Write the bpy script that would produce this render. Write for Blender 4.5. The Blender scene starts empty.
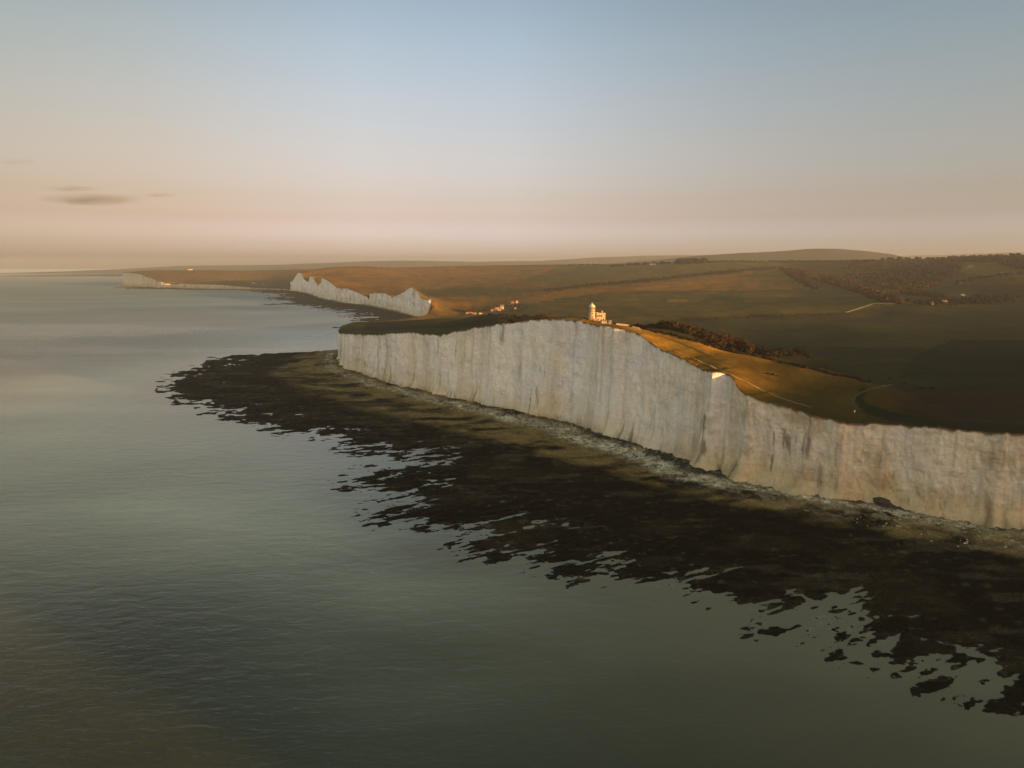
import bpy, bmesh, math, random, time
import numpy as np
from mathutils import Vector, kdtree
from mathutils.geometry import delaunay_2d_cdt
T0 = time.time()
random.seed(7); RNG = np.random.default_rng(7)
C = bpy.context.scene.collection
R = math.radians

# ------------------------------------------------------------ camera geometry
W_, H_ = 1024, 768
F = 711.0
YH = 267.0                      # true level line in the picture
PITCH = math.atan((H_/2-YH)/F)
CAMZ = 133.0
cp, sp = math.cos(PITCH), math.sin(PITCH)

def ray(px, py):
    r = (px-W_/2)/F; u = (H_/2-py)/F
    return r, cp+u*sp, -sp+u*cp
def on_z(px, py, z=0.0):        # where the sight line meets the level z
    x, y, zz = ray(px, py); t = (z-CAMZ)/zz
    return x*t, y*t
def at_y(px, py, Y):            # point on the sight line at forward distance Y
    x, y, zz = ray(px, py); t = Y/y
    return x*t, Y, CAMZ+zz*t
def proj(x, y, z):
    x = np.asarray(x, float); y = np.asarray(y, float); z = np.asarray(z, float)-CAMZ
    d = np.maximum(y*cp - z*sp, 1e-3); u = y*sp + z*cp
    return W_/2+F*x/d, H_/2-F*u/d

# ------------------------------------------------------------ noise
def _h(ix, iy, seed):
    n = (ix*374761393 + iy*668265263 + seed*1274126177) & 0xffffffff
    n = ((n ^ (n >> 13))*1274126177) & 0xffffffff
    n = (n ^ (n >> 16)) & 0xffffffff
    return n/4294967295.0
def vnoise(x, y, seed=0):
    x = np.asarray(x, float); y = np.asarray(y, float)
    fx, fy = np.floor(x), np.floor(y)
    ix, iy = fx.astype(np.int64), fy.astype(np.int64)
    u, v = x-fx, y-fy
    u = u*u*u*(u*(u*6-15)+10); v = v*v*v*(v*(v*6-15)+10)
    a, b = _h(ix, iy, seed), _h(ix+1, iy, seed)
    c, d = _h(ix, iy+1, seed), _h(ix+1, iy+1, seed)
    return ((a*(1-u)+b*u)*(1-v)+(c*(1-u)+d*u)*v)*2-1
def fbm(x, y, o=5, seed=0, g=0.5):
    s = 0; a = 1; t = 0
    for i in range(o):
        s = s+a*vnoise(x*2**i+i*17.3, y*2**i-i*9.1, seed+i); t += a; a *= g
    return s/t
def sst(a, b, x):
    t = np.clip((x-a)/(b-a), 0, 1); return t*t*(3-2*t)

# ------------------------------------------------------------ helpers
def mesh_np(name, verts, quads, mat, parent=None, cols=None, smooth=True, attrs=None):
    me = bpy.data.meshes.new(name)
    verts = np.asarray(verts, np.float32); f = np.asarray(quads, np.int32)
    k = f.shape[1]
    me.vertices.add(len(verts)); me.vertices.foreach_set('co', verts.ravel())
    me.loops.add(f.size); me.loops.foreach_set('vertex_index', f.ravel())
    me.polygons.add(len(f)); me.polygons.foreach_set('loop_start', np.arange(len(f), dtype=np.int32)*k)
    me.polygons.foreach_set('use_smooth', np.full(len(f), smooth))
    me.update(calc_edges=True)
    if cols is not None:
        at = me.color_attributes.new('tint', 'FLOAT_COLOR', 'POINT')
        c4 = np.ones((len(verts), 4), np.float32); c4[:, :cols.shape[1]] = cols
        at.data.foreach_set('color', c4.ravel())
    for nm, v in (attrs or {}).items():
        a = me.attributes.new(nm, 'FLOAT', 'POINT'); a.data.foreach_set('value', np.asarray(v, np.float32))
    for m in (mat if isinstance(mat, (list, tuple)) else [mat]): me.materials.append(m)
    o = bpy.data.objects.new(name, me); C.objects.link(o)
    if parent: o.parent = parent
    return o
def grid_faces(n, m):           # n columns of m points
    i = np.arange(n-1)[:, None]*m + np.arange(m-1)[None, :]
    return np.stack([i, i+m, i+m+1, i+1], -1).reshape(-1, 4)
def tag(o, label=None, cat=None, group=None, kind=None):
    if label: o['label'] = label
    if cat: o['category'] = cat
    if group: o['group'] = group
    if kind: o['kind'] = kind
    return o
def empty(name, loc, rz=0, label=None, cat=None, group=None):
    o = bpy.data.objects.new(name, None); C.objects.link(o); o.location = loc; o.rotation_euler = (0, 0, rz)
    o.empty_display_size = .5
    return tag(o, label, cat, group)
def from_bm(name, bm, mat, parent=None, smooth=False):
    me = bpy.data.meshes.new(name); bm.to_mesh(me); bm.free()
    for p in me.polygons: p.use_smooth = smooth
    for m in (mat if isinstance(mat, (list, tuple)) else [mat]): me.materials.append(m)
    o = bpy.data.objects.new(name, me); C.objects.link(o)
    if parent: o.parent = parent
    return o
def bbox(bm, x0, x1, y0, y1, z0, z1, bev=0):
    r = bmesh.ops.create_cube(bm, size=1)
    for v in r['verts']:
        v.co = Vector(((x0+x1)/2+v.co.x*(x1-x0), (y0+y1)/2+v.co.y*(y1-y0), (z0+z1)/2+v.co.z*(z1-z0)))
    if bev: bmesh.ops.bevel(bm, geom=list({e for v in r['verts'] for e in v.link_edges}), offset=bev, segments=2, affect='EDGES')
def lathe(bm, prof, n=28, cx=0, cy=0):
    rows = []
    for r, z in prof:
        rows.append([bm.verts.new((cx+r*math.cos(2*math.pi*k/n), cy+r*math.sin(2*math.pi*k/n), z)) for k in range(n)])
    for a, b in zip(rows, rows[1:]):
        for k in range(n): bm.faces.new((a[k], a[(k+1) % n], b[(k+1) % n], b[k]))
    for row in (rows[0][::-1], rows[-1]):
        try: bm.faces.new(row)
        except ValueError: pass
    bmesh.ops.remove_doubles(bm, verts=bm.verts, dist=1e-4)
def gable(bm, x0, x1, y0, y1, z, h, ov=.35, th=.22):
    # ridge along x
    ym = (y0+y1)/2; X0, X1, Y0, Y1 = x0-ov, x1+ov, y0-ov, y1+ov
    zl = z-ov*h/((y1-y0)/2)
    pts = [(X0, Y0, zl), (X0, ym, z+h), (X0, Y1, zl), (X1, Y0, zl), (X1, ym, z+h), (X1, Y1, zl)]
    lo = [bm.verts.new(p) for p in pts]; hi = [bm.verts.new((p[0], p[1], p[2]+th)) for p in pts]
    for v in (lo, hi):
        bm.faces.new((v[0], v[3], v[4], v[1])); bm.faces.new((v[1], v[4], v[5], v[2]))
    for a, b in ((0, 3), (3, 4), (4, 5), (5, 2), (2, 1), (1, 0)):
        bm.faces.new((lo[a], lo[b], hi[b], hi[a]))
    bmesh.ops.recalc_face_normals(bm, faces=bm.faces)

# ------------------------------------------------------------ materials
class NT:
    def __init__(s, m): s.t = m.node_tree; s.n = s.t.nodes; s.l = s.t.links
    def new(s, ty, **kw):
        n = s.n.new(ty)
        for k, v in kw.items(): setattr(n, k, v)
        return n
    def noise(s, vec, scale, detail=6, rough=.55, dist=0):
        n = s.new('ShaderNodeTexNoise'); n.inputs['Scale'].default_value = scale; n.inputs['Detail'].default_value = detail
        n.inputs['Roughness'].default_value = rough; n.inputs['Distortion'].default_value = dist
        s.l.new(vec, n.inputs['Vector']); return n.outputs['Fac']
    def mapv(s, vec, sc=(1, 1, 1), rot=(0, 0, 0)):
        n = s.new('ShaderNodeMapping'); n.inputs['Scale'].default_value = sc; n.inputs['Rotation'].default_value = rot
        s.l.new(vec, n.inputs['Vector']); return n.outputs['Vector']
    def ramp(s, fac, stops):
        n = s.new('ShaderNodeValToRGB'); e = n.color_ramp.elements
        while len(e) < len(stops): e.new(.5)
        for k, (p, c) in enumerate(stops):
            e[k].position = p; e[k].color = (c, c, c, 1) if isinstance(c, (int, float)) else (*c, 1)
        s.l.new(fac, n.inputs['Fac']); return n.outputs['Color']
    def mix(s, fac, a, b, mode='MIX'):
        n = s.new('ShaderNodeMix', data_type='RGBA', blend_type=mode)
        for sock, v in ((n.inputs[0], fac), (n.inputs[6], a), (n.inputs[7], b)):
            if isinstance(v, bpy.types.NodeSocket): s.l.new(v, sock)
            elif isinstance(v, (int, float)): sock.default_value = v if sock == n.inputs[0] else (v, v, v, 1)
            else: sock.default_value = (*v, 1)
        return n.outputs[2]
    def math(s, op, a, b=0.0, c=None):
        n = s.new('ShaderNodeMath', operation=op)
        for k, v in enumerate((a, b) if c is None else (a, b, c)):
            if isinstance(v, bpy.types.NodeSocket): s.l.new(v, n.inputs[k])
            else: n.inputs[k].default_value = v
        return n.outputs[0]
    def bump(s, h, strength, dist, normal=None):
        n = s.new('ShaderNodeBump'); n.inputs['Distance'].default_value = dist
        if isinstance(strength, bpy.types.NodeSocket): s.l.new(strength, n.inputs['Strength'])
        else: n.inputs['Strength'].default_value = strength
        s.l.new(h, n.inputs['Height'])
        if normal: s.l.new(normal, n.inputs['Normal'])
        return n.outputs['Normal']
def mat(name):
    m = bpy.data.materials.new(name); m.use_nodes = True
    t = NT(m); b = t.n['Principled BSDF']
    b.inputs['Specular IOR Level'].default_value = .25
    pos = t.new('ShaderNodeNewGeometry').outputs['Position']
    return m, t, b, pos
def setin(t, b, k, v):
    if isinstance(v, bpy.types.NodeSocket): t.l.new(v, b.inputs[k])
    elif isinstance(v, (tuple, list)): b.inputs[k].default_value = (*v, 1)
    else: b.inputs[k].default_value = v
def simple(name, col, var=.25, scale=1.5, rough=.85, bump=0.0, spec=.25):
    m, t, b, pos = mat(name)
    n = t.noise(pos, scale, 5)
    c = t.mix(t.ramp(n, [(.3, 1-var), (.7, 1+var)]), (0, 0, 0), col)
    k = t.ramp(n, [(.3, 1-var), (.7, 1.0)])
    setin(t, b, 'Base Color', t.mix(1.0, col, k, 'MULTIPLY')); setin(t, b, 'Roughness', rough)
    b.inputs['Specular IOR Level'].default_value = spec
    if bump: t.l.new(t.bump(n, bump, .3), b.inputs['Normal'])
    return m
def tint_node(t):
    a = t.new('ShaderNodeAttribute', attribute_name='tint'); return a.outputs['Color']

def mk_land():
    m, t, b, pos = mat('downland_turf')
    c = t.mix(1.0, tint_node(t), (.73, .76, .50), 'MULTIPLY')
    n1 = t.noise(pos, .012, 8, .62, .4); n2 = t.noise(pos, .12, 6, .65); n3 = t.noise(t.mapv(pos, (1, .25, 1), (0, 0, R(24))), .05, 5, .6)
    k = t.mix(1.0, t.ramp(n1, [(.32, .72), (.68, 1.22)]), t.ramp(n2, [(.3, .78), (.72, 1.2)]), 'MULTIPLY')
    k = t.mix(1.0, k, t.ramp(n3, [(.35, .85), (.65, 1.12)]), 'MULTIPLY')
    c = t.mix(1.0, c, k, 'MULTIPLY')
    c = t.mix(t.ramp(n3, [(.45, 0), (.75, .5)]), c, t.mix(1.0, c, (1.35, 1.05, .8), 'MULTIPLY'))
    setin(t, b, 'Base Color', c); setin(t, b, 'Roughness', 1.0); b.inputs['Specular IOR Level'].default_value = .05
    t.l.new(t.bump(n2, .4, 1.2), b.inputs['Normal'])
    return m
def mk_chalk():
    m, t, b, pos = mat('chalk_face')
    c = tint_node(t)
    vert = t.mapv(pos, (1, 1, .035)); hor = t.mapv(pos, (.12, .12, 1))
    s1 = t.noise(vert, .045, 6, .6, .5); s2 = t.noise(vert, .25, 6, .62, .4); s3 = t.noise(hor, .3, 5, .6); s4 = t.noise(pos, .5, 7, .7); s5 = t.noise(pos, .03, 4, .5)
    k = t.mix(1.0, t.ramp(s1, [(.32, (.80, .75, .66)), (.48, (.96, .95, .93)), (.62, (1, 1, 1))]), t.ramp(s2, [(.28, .80), (.48, .97), (.7, 1.0)]), 'MULTIPLY')
    k = t.mix(1.0, k, t.ramp(s3, [(.35, .95), (.6, 1.0)]), 'MULTIPLY')
    k = t.mix(1.0, k, t.ramp(s4, [(.3, .82), (.55, 1.0)]), 'MULTIPLY')
    fl0 = t.noise(t.mapv(pos, (.012, .012, .8)), 1.0, 2, .5)
    k = t.mix(1.0, k, t.mix(t.ramp(s4, [(.4, 0), (.6, 1)]), 1.0, t.ramp(fl0, [(.36, .91), (.42, 1.0)])), 'MULTIPLY')
    k = t.mix(1.0, k, t.ramp(s5, [(.38, (.90, .92, .95)), (.62, (1, .965, .91))]), 'MULTIPLY')
    setin(t, b, 'Base Color', t.mix(1.0, c, k, 'MULTIPLY')); setin(t, b, 'Roughness', .95)
    b.inputs['Specular IOR Level'].default_value = .1
    fl = t.noise(t.mapv(pos, (.01, .01, .9)), 1.0, 3, .6)
    h = t.math('ADD', t.math('MULTIPLY', s2, 1.3), t.math('ADD', t.math('MULTIPLY', s4, 1.4), t.math('MULTIPLY', fl, .2)))
    t.l.new(t.bump(h, .9, 1.1), b.inputs['Normal'])
    return m
def mk_reef():
    m, t, b, pos = mat('foreshore_rock')
    c = tint_node(t)
    n1 = t.noise(pos, .9, 7, .7); n2 = t.noise(pos, .09, 6, .65, .5)
    v = t.new('ShaderNodeTexVoronoi'); v.inputs['Scale'].default_value = .55; t.l.new(pos, v.inputs['Vector'])
    k = t.mix(1.0, t.ramp(n1, [(.30, .35), (.5, .9), (.72, 1.9)]), t.ramp(n2, [(.3, .6), (.7, 1.35)]), 'MULTIPLY')
    setin(t, b, 'Base Color', t.mix(1.0, c, k, 'MULTIPLY'))
    wet = t.new('ShaderNodeAttribute', attribute_name='wet').outputs['Fac']
    setin(t, b, 'Roughness', t.math('SUBTRACT', .95, t.math('MULTIPLY', wet, .35)))
    b.inputs['Specular IOR Level'].default_value = .04
    h = t.math('ADD', n1, t.math('MULTIPLY', v.outputs['Distance'], .5))
    t.l.new(t.bump(h, .8, .8), b.inputs['Normal'])
    return m
def mk_sea():
    m, t, b, pos = mat('sea_water')
    bed = t.new('ShaderNodeAttribute', attribute_name='shallow').outputs['Fac']
    foam = t.new('ShaderNodeAttribute', attribute_name='foam').outputs['Fac']
    big = t.noise(t.mapv(pos, (.35, 1, 1), (0, 0, R(-12))), .0035, 5, .55, .6)
    mid = t.noise(t.mapv(pos, (.5, 1, 1), (0, 0, R(8))), .02, 5, .6)
    milk_sheen = t.new('ShaderNodeAttribute', attribute_name='milk_sheen').outputs['Fac']
    deep = t.mix(t.ramp(big, [(.35, 0), (.65, 1)]), (.0025, .0055, .0022), (.010, .016, .009))
    col = t.mix(t.math('MULTIPLY', milk_sheen, t.ramp(mid, [(.3, .7), (.7, 1)])), deep, (.46, .50, .385))
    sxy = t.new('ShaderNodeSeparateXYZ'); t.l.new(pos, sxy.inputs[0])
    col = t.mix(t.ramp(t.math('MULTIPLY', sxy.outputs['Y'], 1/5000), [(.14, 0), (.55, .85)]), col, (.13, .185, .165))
    col = t.mix(bed, col, (.15, .138, .088))
    fn = t.noise(pos, .8, 6, .7)
    fm = t.math('MULTIPLY', t.math('MULTIPLY', foam, .4), t.ramp(fn, [(.47, 0), (.66, 1)]))
    col = t.mix(fm, col, (.62, .62, .58))
    setin(t, b, 'Base Color', col)
    b.inputs['IOR'].default_value = 1.333; b.inputs['Specular IOR Level'].default_value = .5
    # calm slicks and ruffled patches
    ruff = t.ramp(t.math('ADD', t.math('MULTIPLY', big, .7), t.math('MULTIPLY', mid, .3)), [(.36, .45), (.62, 1.0)])
    ruff = t.math('MULTIPLY', ruff, t.math('SUBTRACT', 1.0, t.math('MULTIPLY', bed, .65)))
    sx = t.new('ShaderNodeSeparateXYZ'); t.l.new(pos, sx.inputs[0])
    open_ = t.ramp(t.math('MULTIPLY', t.math('ADD', sx.outputs['Y'], t.math('MULTIPLY', t.math('SUBTRACT', big, .5), 900)), 1/4000), [(.10, 0), (.95, 1)])
    setin(t, b, 'Roughness', t.math('ADD', t.math('ADD', .10, t.math('MULTIPLY', ruff, .12)), t.math('MULTIPLY', open_, .32)))
    w1 = t.noise(t.mapv(pos, (.45, 1, 1), (0, 0, R(-18))), .16, 4, .55, .3)
    w2 = t.noise(t.mapv(pos, (.5, 1, 1), (0, 0, R(14))), .55, 5, .6, .2)
    w3 = t.noise(t.mapv(pos, (.6, 1, 1), (0, 0, R(-30))), 2.2, 3, .6)
    h = t.math('ADD', t.math('MULTIPLY', w1, 1.5), t.math('ADD', t.math('MULTIPLY', w2, .55), t.math('MULTIPLY', w3, .12)))
    t.l.new(t.bump(h, t.math('ADD', ruff, t.math('MULTIPLY', open_, .25)), .52), b.inputs['Normal'])
    return m
M = dict(
    land=mk_land(), chalk=mk_chalk(), reef=mk_reef(), sea=mk_sea(),
    path=simple('worn_chalk_path', (.24, .17, .075), .3, .8, 1),
    dirt=simple('dirt_track', (.058, .048, .028), .3, .5, 1),
    lime=simple('pale_track', (.36, .29, .14), .2, .5, 1),
    stone=simple('tower_stone', (.37, .28, .18), .22, 1.2, .9, .3),
    white=simple('white_render', (.38, .30, .21), .14, 1.1, .85),
    slate=simple('slate_roof', (.16, .14, .13), .3, 1.8, .75),
    tile=simple('clay_tile_roof', (.30, .13, .07), .3, 1.6, .85),
    lead=simple('lantern_roof_metal', (.42, .42, .38), .2, 2, .5, spec=.5),
    iron=simple('dark_painted_iron', (.07, .06, .05), .3, 3, .6),
    shaded_stone=simple('shaded_stone_wall', (.17, .14, .10), .3, 1.2, .95),  # darker copy of the stone, shade put into the valley houses' walls
    glass=simple('window_glass', (.05, .055, .06), .2, .7, .15, spec=.5),
    wood=simple('weathered_door_wood', (.16, .10, .06), .3, 3, .8),
    gorse=simple('gorse_foliage', (.046, .032, .014), .6, .6, 1, spec=.05),
    shrub=simple('dark_scrub_foliage', (.026, .025, .012), .5, .4, 1, spec=.05),
    wood_f=simple('bare_woodland', (.055, .034, .017), .5, .05, 1, spec=.05),
    trunk=simple('tree_bark', (.07, .05, .035), .3, 2, .95),
    rubble=simple('chalk_rubble_rock', (.50, .46, .38), .5, .4, .95, .3),
    dark_rock=simple('weedy_boulder_rock', (.055, .048, .036), .4, .8, .8, .4),
    post=simple('painted_white_post', (.8, .8, .76), .1, 4, .6),
)

# ------------------------------------------------------------ the coast line
foot_main = [(1024,532),(994,528),(970,522.5),(932,518),(894,510),(875,506.5),(837,502),(816,497),(780,490),(756,485.5),(738,483),(722,477),(709,470),(695,464),(680,459),(650,448.5),(615,437.5),(580,425.5),(545,418),(517,412),(489,406.5),(461,400),(422,391.6),(390,384),(366,376),(350,371),(342,366),(338.5,361)]
top_main = [(337.5,333),(355,334),(383,334.6),(390,333),(411,332.5),(438,335.3),(460.6,330.4),(478,327),(503,323.4),(531,320.2),(548.5,318.8),(566,318.8),(582,321.3),(601,325),(622,329.3),(640,334.6),(648,341),(660.5,349),(673,353.5),(688,361),(699,367),(704,370),(716.5,371),(729,374),(734,379),(738,387),(746.6,394),(755,398),(760,400),(790,408),(820,417),(850,422.5),(884,424.4),(932.5,427),(977.5,431),(1024,434),(1100,440)]
foot_sis = [(431,318.5),(423,317.8),(415,316),(405,313),(391,310),(370,305.5),(345,303),(335,301),(322,298),(310,293.5),(300,291.7),(292,290.8)]
top_sis = [(290,285),(295,277),(298,272.6),(301,272.8),(304,279),(308,282),(310.2,276.2),(313,276.6),(315,281),(318,285.5),(320.8,283),(322,277.4),(326,279.5),(331,283),(337,287.4),(340.3,288.2),(341.5,290),(343.5,288.2),(347,288.3),(354,291),(362,294.5),(367,296.5),(368.5,299),(370,293.8),(374,293),(385,293.2),(390,295.5),(391.5,298),(397,295.5),(404,291.5),(410,287.2),(412.5,287),(415,290),(418,291.5),(420,296.5),(424,298.5),(427,300),(429,297.5),(431,299),(432,306)]
foot_head = [(286,290.2),(270,289.8),(245,289.4),(212,288.9),(186,288.5),(174,287.7),(168,287.8),(157,287.6),(150,286.9),(140,286.2),(128,285.6),(123,285.2)]
top_head = [(122,272.3),(130,272.4),(140,274),(148,277),(154,279),(157,281.5),(160,281.2),(166,283),(171,284.6),(176,284.2),(181,283.2),(187,284.0),(200,284.2),(215,284.6),(235,286),(245,287),(260,288.2),(287,288.9)]

def edge_z(x, y, prof):
    xs = np.array([p[0] for p in prof]); ys = np.array([p[1] for p in prof])
    zz = np.linspace(1, 190, 400); px, py = proj(np.full(400, x), np.full(400, y), zz)
    want = np.interp(px, xs, ys); k = np.argmax(py < want)
    if py[k] >= want[k]: return 40.0
    if k == 0: return zz[0]
    a, b = py[k-1]-want[k-1], py[k]-want[k]
    return float(zz[k-1]+(zz[k]-zz[k-1])*a/(a-b))
coast = []      # x, y, ztop, seg
def run(foot, prof, seg, zf, step_px, setback):
    px = np.array([p[0] for p in foot], float); py = np.array([p[1] for p in foot], float)
    W = np.array([on_z(a, b, zf) for a, b in zip(px, py)])
    s = np.r_[0, np.cumsum(np.hypot(*np.diff(W, axis=0).T))]
    # smooth interpolation along the foot, sampled at about step_px of the picture
    out = []; t = 0.0
    while t < s[-1]:
        x = np.interp(t, s, W[:, 0]); y = np.interp(t, s, W[:, 1]); out.append((t, x, y)); t += step_px*math.hypot(x, y)/F
    A = np.array(out)
    k = 9; ker = np.hanning(k+2)[1:-1]; ker /= ker.sum()
    for c in (1, 2):
        p = np.pad(A[:, c], k//2, mode='edge'); A[:, c] = np.convolve(p, ker, 'valid')
    tx = np.gradient(A[:, 1]); ty = np.gradient(A[:, 2]); L = np.hypot(tx, ty)+1e-9
    nx, ny = -ty/L*-1, tx/L*-1        # provisional: inland side
    # going from near right to far left the sea is on the left: inland = right-hand normal
    nx, ny = ty/L, -tx/L
    sc = np.hypot(A[:, 1], A[:, 2])/600
    wob = 3.2*fbm(A[:, 0]/38/np.sqrt(sc), A[:, 0]*0, 3, 5)*np.minimum(sc**.5, 2.2)+1.2*vnoise(A[:, 0]/9/np.sqrt(sc), A[:, 0]*0, 9)
    fadeE = np.minimum(1, np.minimum(np.arange(len(A)), np.arange(len(A))[::-1])/12)
    if seg == 1:        # a buttress under the brow whose flank looks along the coast
        fpx = proj(A[:, 1], A[:, 2], 65)[0]; wob = wob+np.interp(fpx, [692, 706, 713.5, 716, 732, 748], [0, -4.5, -5, 5.5, 4, 0])-np.interp(fpx, [601, 602, 610, 613, 614, 621], [0, 5, 0, 0, 5, 0])
    X = A[:, 1]+nx*(setback+wob*fadeE); Y = A[:, 2]+ny*(setback+wob*fadeE)
    jz = .45*vnoise(A[:, 0]/2.3, A[:, 0]*0, 41)+.55*vnoise(A[:, 0]/7, A[:, 0]*0, 42)
    for x, y, q in zip(X, Y, jz): coast.append((x, y, edge_z(x, y, prof)+(q if seg == 1 else 0), seg))
def off(pts, seg, step=25):
    for (x0, y0, z0), (x1, y1, z1) in zip(pts, pts[1:]):
        n = max(1, int(math.hypot(x1-x0, y1-y0)/step))
        for k in range(n): t = k/n; coast.append((x0+(x1-x0)*t, y0+(y1-y0)*t, z0+(z1-z0)*t, seg))
off([(6000,-3000,30),(3500,-1900,90),(2000,-1150,140),(1350,-700,160),(1000,-400,140),(760,-120,112),(600,60,88),(470,190,68),(360,280,56),(300,325,51)], 0, 18)
run(foot_main, top_main, 1, 2.5, .8, 3.0)
lx, ly, lz, _ = coast[-1]
off([(lx-4, ly+10, 43), (-256,1050,42), (-268,1120,42), (-274,1220,39), (-262,1340,32), (-240,1490,24), (-222,1650,18), (-213,1760,16),(-212,1800,18)], 2, 6)
run(foot_sis, top_sis, 3, 2.0, .45, 3.0)
lx, ly, lz, _ = coast[-1]
off([(lx-20, ly+40, 60), (lx-60, ly+200, 12),(lx-30, ly+420, 5)], 4, 20)
run(foot_head, top_head, 5, 2.0, .6, 3.0)
lx, ly, lz, _ = coast[-1]
off([(lx-30,ly+60,lz),(lx+10, ly+500, 75),(lx+300,ly+1300,30),(-2300,8000,10),(-3600,10500,8),(-6500,14000,8),(-9000,17000,8),(-9200,17100,8)], 6, 60)
CO = np.array(coast)
# no doubles
keep = np.r_[True, np.hypot(np.diff(CO[:, 0]), np.diff(CO[:, 1])) > .05]; CO = CO[keep]
print('coast', len(CO), 'main z', CO[CO[:, 3] == 1][::60, 2].round(), round(time.time()-T0, 1))

# ------------------------------------------------------------ land height: thin plate spline through surveyed points
ctl = []
for k in range(0, len(CO), 1):
    if k == 0 or math.hypot(CO[k, 0]-ctl[-1][0], CO[k, 1]-ctl[-1][1]) > max(18, .045*math.hypot(CO[k, 0], CO[k, 1])):
        ctl.append(tuple(CO[k, :3]))
vis = [(600,320.5,600),(570,316.5,650),(540,316,720),(500,315.5,900),(450,318.5,1150),(430,319.5,1250),(405,321,1290),
 (470,313.5,1800),(498,309.5,1920),(516,303.5,2080),(450,301,2100),(440,309,1950),(455,293,2500),(480,290,2600),(450,280,3300),(400,273,3900),(340,271,4400),(315,273,4150),
 (500,272,4000),(500,266.5,4600),(440,267,4700),(380,269,4700),(560,265,4500),(600,264.5,4500),(640,264,4400),(700,261.5,4200),(760,261.5,4200),(820,261.5,4200),
 (700,275,3000),(600,275,3200),(540,283,2800),(700,290,2300),(600,295,2200),(620,310,1700),(700,312,1500),(700,325,1250),(560,305,1900),(540,312,1700),
 (760,330,1150),(850,330,1050),(950,330,1000),(1010,320,1150),(850,345,900),(950,350,780),(1010,355,720),(800,350,850),(900,365,650),(980,375,590),(1010,390,520),(900,385,530),(980,400,480),(930,405,460),
 (660,335,552),(700,344,522),(750,357,492),(800,368.5,474),(850,380,452),(876,387,440),
 (650,337,530),(700,354,492),(750,374,462),(800,390,440),(850,402,425),(620,325,575),(690,336,600),(720,342,585),(742,348,580),(768,353,640),(790,354,670),(665,332,620),
 (880,300,1600),(870,312,1400),(950,304,1500),(1010,295,1700),(900,285,2200),(900,270,2800),(900,260,3300),(1000,257,3200),(1022,255,3100),(960,280,2200),(1010,280,2000),(820,280,2500),(820,270,3000),(760,270,3200),(850,295,1900),
 (150,270.5,5100),(212,270,5500),(260,271.5,5500),(290,273,5300),(212,280,4800),(262,284,4900),(262,278,5200),(170,276,4900),(140,271.5,5000)]
for a, b, Y in vis: ctl.append(at_y(a, b, Y))
ctl += [(80,900,36),(190,1250,33),(60,1200,33),(-60,1500,22),(130,640,58),(230,640,45),(215,760,36),(170,560,66),(20,700,72),(-40,1000,50),(-120,1100,50),
 (240,560,50),(600,330,56),(500,520,46),(800,120,95),(1050,0,137),(1050,-100,141),(1350,-350,162),(1150,-250,154),(1150,-160,149),(1600,200,150),(1500,800,115),(1150,520,84),(950,900,58),(2200,1500,140),(3200,0,140),(2400,-700,150),(5000,-1500,60),
 (3000,3000,190),(2200,2600,170),(5000,5000,160),(-1500,7000,90),(0,7000,100),(2000,7000,120),(5000,9000,120),(-3000,12000,60),(0,12000,90),(5000,14000,100),(9000,3000,100),(12000,12000,100),(-6000,17000,60)]
ctl = np.array(ctl)
def warp(x, y):
    return np.arctan2(x, y)*1.6, np.log(np.hypot(x, y)+60)
ux, uy = warp(ctl[:, 0], ctl[:, 1]); NC = len(ctl)
def phi(r2): return r2*np.log(r2+1e-12)*.5
K = phi((ux[:, None]-ux)**2+(uy[:, None]-uy)**2)+np.eye(NC)*2e-4
P = np.c_[np.ones(NC), ux, uy]
sol = np.linalg.solve(np.block([[K, P], [P.T, np.zeros((3, 3))]]), np.r_[ctl[:, 2], 0, 0, 0])
def tps(x, y):
    x = np.atleast_1d(np.asarray(x, float)); y = np.atleast_1d(np.asarray(y, float)); out = np.empty(len(x))
    for s in range(0, len(x), 20000):
        a, b = warp(x[s:s+20000], y[s:s+20000])
        out[s:s+20000] = phi((a[:, None]-ux)**2+(b[:, None]-uy)**2)@sol[:NC]+sol[NC]+a*sol[NC+1]+b*sol[NC+2]
    return out
KD = kdtree.KDTree(len(CO))
for i in range(len(CO)): KD.insert((CO[i, 0], CO[i, 1], 0), i)
KD.balance()
RES = CO[:, 2]-tps(CO[:, 0], CO[:, 1])
def land_z(x, y):
    x = np.atleast_1d(np.asarray(x, float)); y = np.atleast_1d(np.asarray(y, float))
    z = tps(x, y); r = np.hypot(x, y); d = np.empty(len(x)); res = np.zeros(len(x))
    for i in range(len(x)):
        _, k, dd = KD.find((x[i], y[i], 0)); d[i] = dd; res[i] = RES[k]
    rad = np.clip(.035*r, 14, 150)
    z = z+res*np.exp(-(d/rad)**1.3)
    und = fbm(x/160, y/160, 4, 31)*np.clip(r/1400, .25, 1)*5.5*sst(20, 200, d)*(1-sst(4500,7000,r)*.6)
    z = z+und+fbm(x/28, y/28, 3, 33)*.45*sst(2, 15, d)
    return np.maximum(z, 2.2), d
def hit(px, py, y0=340, y1=9000):
    ys = np.geomspace(y0, y1, 260); p = np.array([at_y(px, py, Y) for Y in ys])
    z, d = land_z(p[:, 0], p[:, 1]); below = p[:, 2] < z
    # start only once over land (skip the sea in front of the coast)
    ins = inside(p[:, 0], p[:, 1]); ok = below & ins
    k = int(np.argmax(ok))
    if not ok[k]: return None
    if k == 0: return p[0, 0], p[0, 1], z[0]
    a = p[k-1, 2]-z[k-1]; b = z[k]-p[k, 2]; t = a/(a+b) if a > 0 else 1
    q = p[k-1]*(1-t)+p[k]*t; return q[0], q[1], float(land_z(q[0], q[1])[0][0])
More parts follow.
